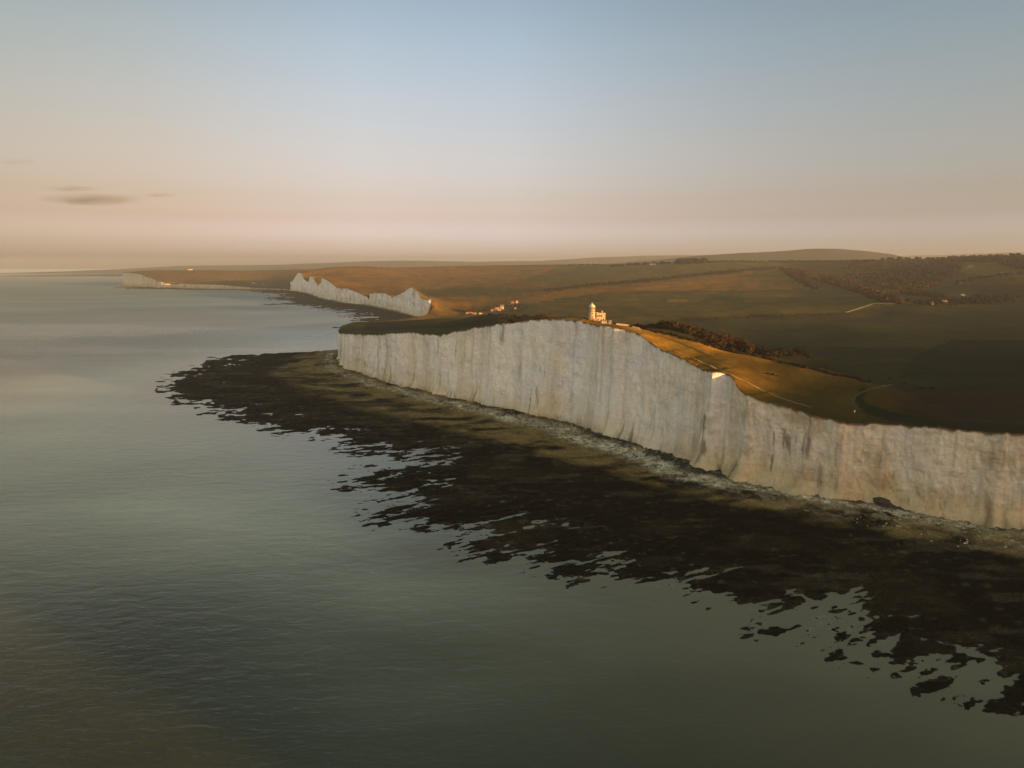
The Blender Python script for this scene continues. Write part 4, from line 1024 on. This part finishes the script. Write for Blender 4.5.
# ------------------------------------------------------------ haze
b = bmesh.new(); bbox(b, -19500, 19500, -6000, 19800, -3, 335)
hm = bpy.data.materials.new('haze_air'); hm.use_nodes = True; t = NT(hm); t.n.remove(t.n['Principled BSDF'])
v = t.new('ShaderNodeVolumePrincipled'); v.inputs['Color'].default_value = (.68, .79, .94, 1); v.inputs['Density'].default_value = HAZE = 2.9e-5; v.inputs['Anisotropy'].default_value = .1
t.l.new(v.outputs[0], t.n['Material Output'].inputs['Volume'])
tag(from_bm('haze', b, hm), kind='stuff')

# ------------------------------------------------------------ sun, sky, camera
SUN_AZ = R(122); SUN_EL = R(4.6)
w = bpy.data.worlds.new('World'); bpy.context.scene.world = w; w.use_nodes = True
t = NT(w); bg = t.n['Background']
sky = t.new('ShaderNodeTexSky', sky_type='NISHITA'); sky.sun_disc = False; sky.sun_elevation = SUN_EL; sky.sun_rotation = SUN_AZ; sky.altitude = 100; sky.air_density = 1.0; sky.dust_density = 2.5; sky.ozone_density = 1.5
sx = t.new('ShaderNodeSeparateXYZ'); t.l.new(t.new('ShaderNodeTexCoord').outputs['Generated'], sx.inputs[0])
tw = t.ramp(sx.outputs['Z'], [(0.0, (.25, .40, 1.2)), (.008, (.45, .65, 1.9)), (.012, (.78, 1.01, 2.8)), (.016, (1.12, 1.28, 3.35)), (.020, (1.25, 1.35, 3.4)), (.026, (1.22, 1.29, 3.1)), (.032, (1.11, 1.16, 2.75)), (.040, (1.08, 1.05, 2.3)), (.064, (.87, .69, 1.09)), (.09, (.829, .623, .79)), (.154, (.897, .655, .69)), (.215, (.917, .691, .687)), (.273, (.877, .705, .683)), (.33, (.80, .66, .64)), (.42, (.34, .345, .28)), (.62, (.34, .35, .26)), (.85, (.85, .80, .52)), (1.0, (1.4, 1.2, .80))])
az = t.ramp(t.math('MULTIPLY_ADD', sx.outputs['X'], .5, .5), [(.20, (.66, .60, .50)), (.28, (.80, .72, .62)), (.40, (1.0, .97, .94)), (.50, (1.05, 1.05, 1.04)), (.65, (.88, .90, .86)), (.78, (.75, .80, .75))])
tw = t.mix(1.0, tw, az, 'MULTIPLY')
# added boost: unseen sea-side sky behind and left of camera, brightened to light the cliffs
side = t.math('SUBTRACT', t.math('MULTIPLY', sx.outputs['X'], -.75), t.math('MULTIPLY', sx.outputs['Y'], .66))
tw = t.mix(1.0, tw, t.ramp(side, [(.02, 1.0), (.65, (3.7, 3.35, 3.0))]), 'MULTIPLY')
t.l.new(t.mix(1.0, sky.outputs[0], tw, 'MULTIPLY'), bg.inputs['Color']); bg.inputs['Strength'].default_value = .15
s = bpy.data.lights.new('sun', 'SUN'); s.energy = 4.8; s.angle = R(.5); s.color = (1, .50, .16)
so = bpy.data.objects.new('sun', s); C.objects.link(so)
sd = Vector((math.sin(SUN_AZ)*math.cos(SUN_EL), math.cos(SUN_AZ)*math.cos(SUN_EL), math.sin(SUN_EL)))
so.rotation_euler = (-sd).to_track_quat('-Z', 'Y').to_euler(); so.location = (500, -500, 900)
cam = bpy.data.cameras.new('camera'); co = bpy.data.objects.new('camera', cam); C.objects.link(co)
co.location = (0, 0, CAMZ); co.rotation_euler = (math.pi/2-PITCH, 0, 0)
cam.sensor_width = 36; cam.lens = 36*F/W_; cam.clip_start = .5; cam.clip_end = 120000
sc = bpy.context.scene; sc.camera = co
sc.view_settings.view_transform = 'Standard'; sc.view_settings.look = 'None'; sc.view_settings.gamma = 1; sc.view_settings.exposure = 1.8
sc.cycles.volume_bounces = 1; sc.cycles.max_bounces = 5; sc.cycles.use_denoising = True
print('done', round(time.time()-T0, 1))
